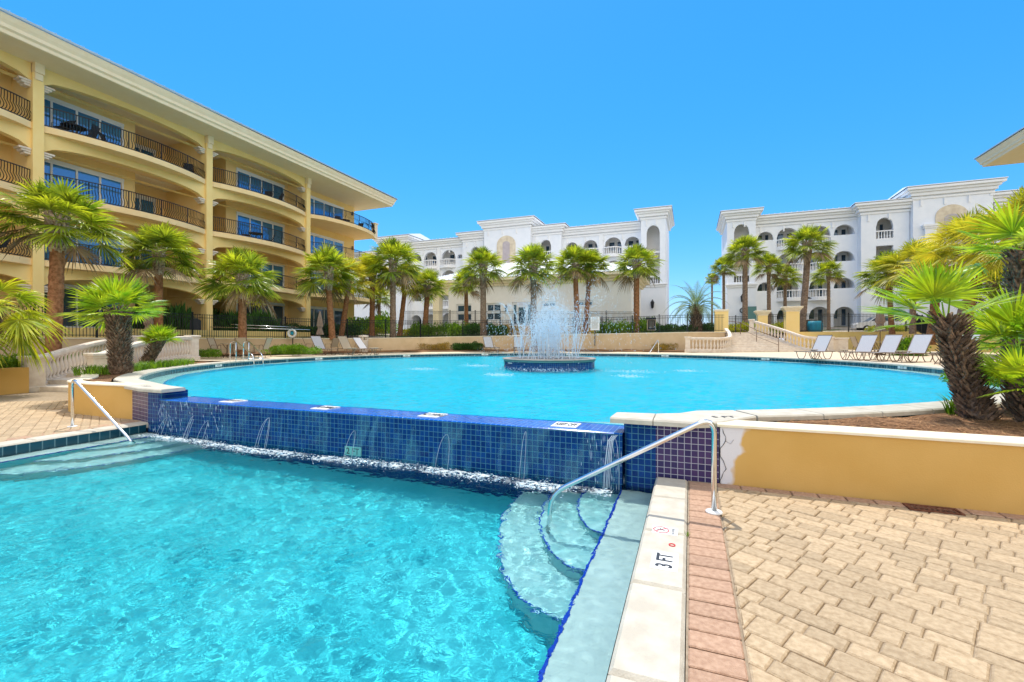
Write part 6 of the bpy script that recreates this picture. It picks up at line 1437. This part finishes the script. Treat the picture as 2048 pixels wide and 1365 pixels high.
for i in range(nx_+1):
    for j in range(ny_+1):
        x = -9.12+(8.32)*i/nx_; q = j/ny_; c = 5.12+.05*sin(x*1.3)+.07*noise.noise(Vector((x*1.5, 0, 0))); wd = .10+.09*(.5+noise.noise(Vector((x*1.9, 7, 0))))
        y = c+(q-.5)*2*wd; vs.append((x, y, -.125+.028*sin(pi*q)+.012*noise.noise(Vector((x*14, y*14, 1))))); ed.append(sin(pi*q)**.8*min(1, max(.25, .75+noise.noise(Vector((x*2.2, 3, 0)))*1.2)))
g.add(vs, [(i*(ny_+1)+j, (i+1)*(ny_+1)+j, (i+1)*(ny_+1)+j+1, i*(ny_+1)+j+1) for i in range(nx_) for j in range(ny_)], 0, True)
o = g.build('foam_line', fm, origin=(-5, 5.1, -.18)); at_ = o.data.attributes.new('edge', 'FLOAT', 'POINT'); at_.data.foreach_set('value', ed)
tag(o, 'lacy white churn line on the water in front of the cobalt spillway', 'foam', kind='stuff')
wf = bpy.data.materials.new('water_film'); wf.use_nodes = True; b = wf.node_tree.nodes['Principled BSDF']; b.inputs['Base Color'].default_value = (.16, .52, .62, 1); b.inputs['Roughness'].default_value = .08; b.inputs['Specular IOR Level'].default_value = .8
lace(wf, (4, 3, 1.0), .50, .80, .32, None, 1.2)
g = MB(); nx_, nz_ = 200, 14; vs = []
for i in range(nx_+1):
    for j in range(nz_+1):
        x = -9.12+8.34*i/nx_; q = j/nz_; vs.append((x, 5.472-.05*q**.6-.10*q*q*(.6+.8*noise.noise(Vector((x*1.2, q*1.5, 4)))), .462-.635*q))
g.add(vs, [(i*(nz_+1)+j, (i+1)*(nz_+1)+j, (i+1)*(nz_+1)+j+1, i*(nz_+1)+j+1) for i in range(nx_) for j in range(nz_)], 0, True)
tag(g.build('water_film', wf, origin=(-5, 5.4, 0)), 'thin sheet of water sliding down the cobalt spillway wall', 'falling water', kind='stuff')
g = MB()
for k in range(10):                                        # thin ropes of water leaving the spillway edge
    x = r.choice([r.uniform(-9.0, -7.0), r.uniform(-7, -1), -.85]); top = r.uniform(.15, .45); w_ = r.uniform(.05, .25); P = []
    for i in range(12): q = i/11; P.append((x-w_*cos(pi*q)*.5, 5.462-.16*(abs(q-.5)*2)**1.5, top-(top+.17)*(abs(q-.5)*2)**2))
    g.tube(P, .0024, 4, cap=False)
P = [(-.80, 5.45, .455)]+[(-.83-.05*q, 5.45-.10*q, .45-.62*q*q) for q in (.3, .6, .8, 1)]
for d in (0, .015, .03, .05): g.tube([(p[0]-d, p[1]-d, p[2]) for p in P], .005, 4, cap=False)
tag(g.build('water_ropes', M['spray'], origin=(-5, 5.4, .4)), 'thin glassy ropes of water running down the cobalt spillway tiles', 'falling water', kind='stuff')
for u, v, n_, w_, lab in ((1000, 752, 260, .28, 'small white splash on the pool lower left of the basin'), (1257, 755, 240, .2, 'small white splash on the pool right of the basin'), (844, 740, 220, .35, 'white splash far out on the left of the round pool'), (953, 733, 260, .35, 'white splash just left of the basin'), (1265, 745, 260, .45, 'wide splash to the right of the basin'), (1098, 742, 500, .9, 'ring of small splashes at the front of the basin'), (1375, 744, 200, .3, 'faint splash out to the right of the round pool')):
    Y = (EYE-.46)*F/(v-CV); x, y = at(u, Y); g = MB()
    for i in range(n_): p = Vector((x+r.gauss(0, w_)*1.0, y+r.gauss(0, w_*.6), .465+abs(r.gauss(0, .035)))); drop(g, p, Vector((r.gauss(0, 1), r.gauss(0, 1), r.gauss(0, .6))), r.uniform(.008, .03), r.uniform(.004, .010))
    tag(g.build('splash', M['spray'], origin=(x, y, .46)), lab, 'splash', kind='stuff')

# ------------------------------------------------------------------ caustics through the pool water
def caustic(waters, receivers):
    sl.cycles.is_caustics_light = True
    for o in waters: o.cycles.is_caustics_caster = True
    for o in receivers: o.cycles.is_caustics_receiver = True
try:
    caustic([water1, water2], [o for o in bpy.data.objects if o.name.split('.')[0] in ('pool_basin', 'step', 'nosing', 'round_pool_basin', 'ledge_trim', 'spillway_wall')])
except Exception as ex: print('caustics', ex)
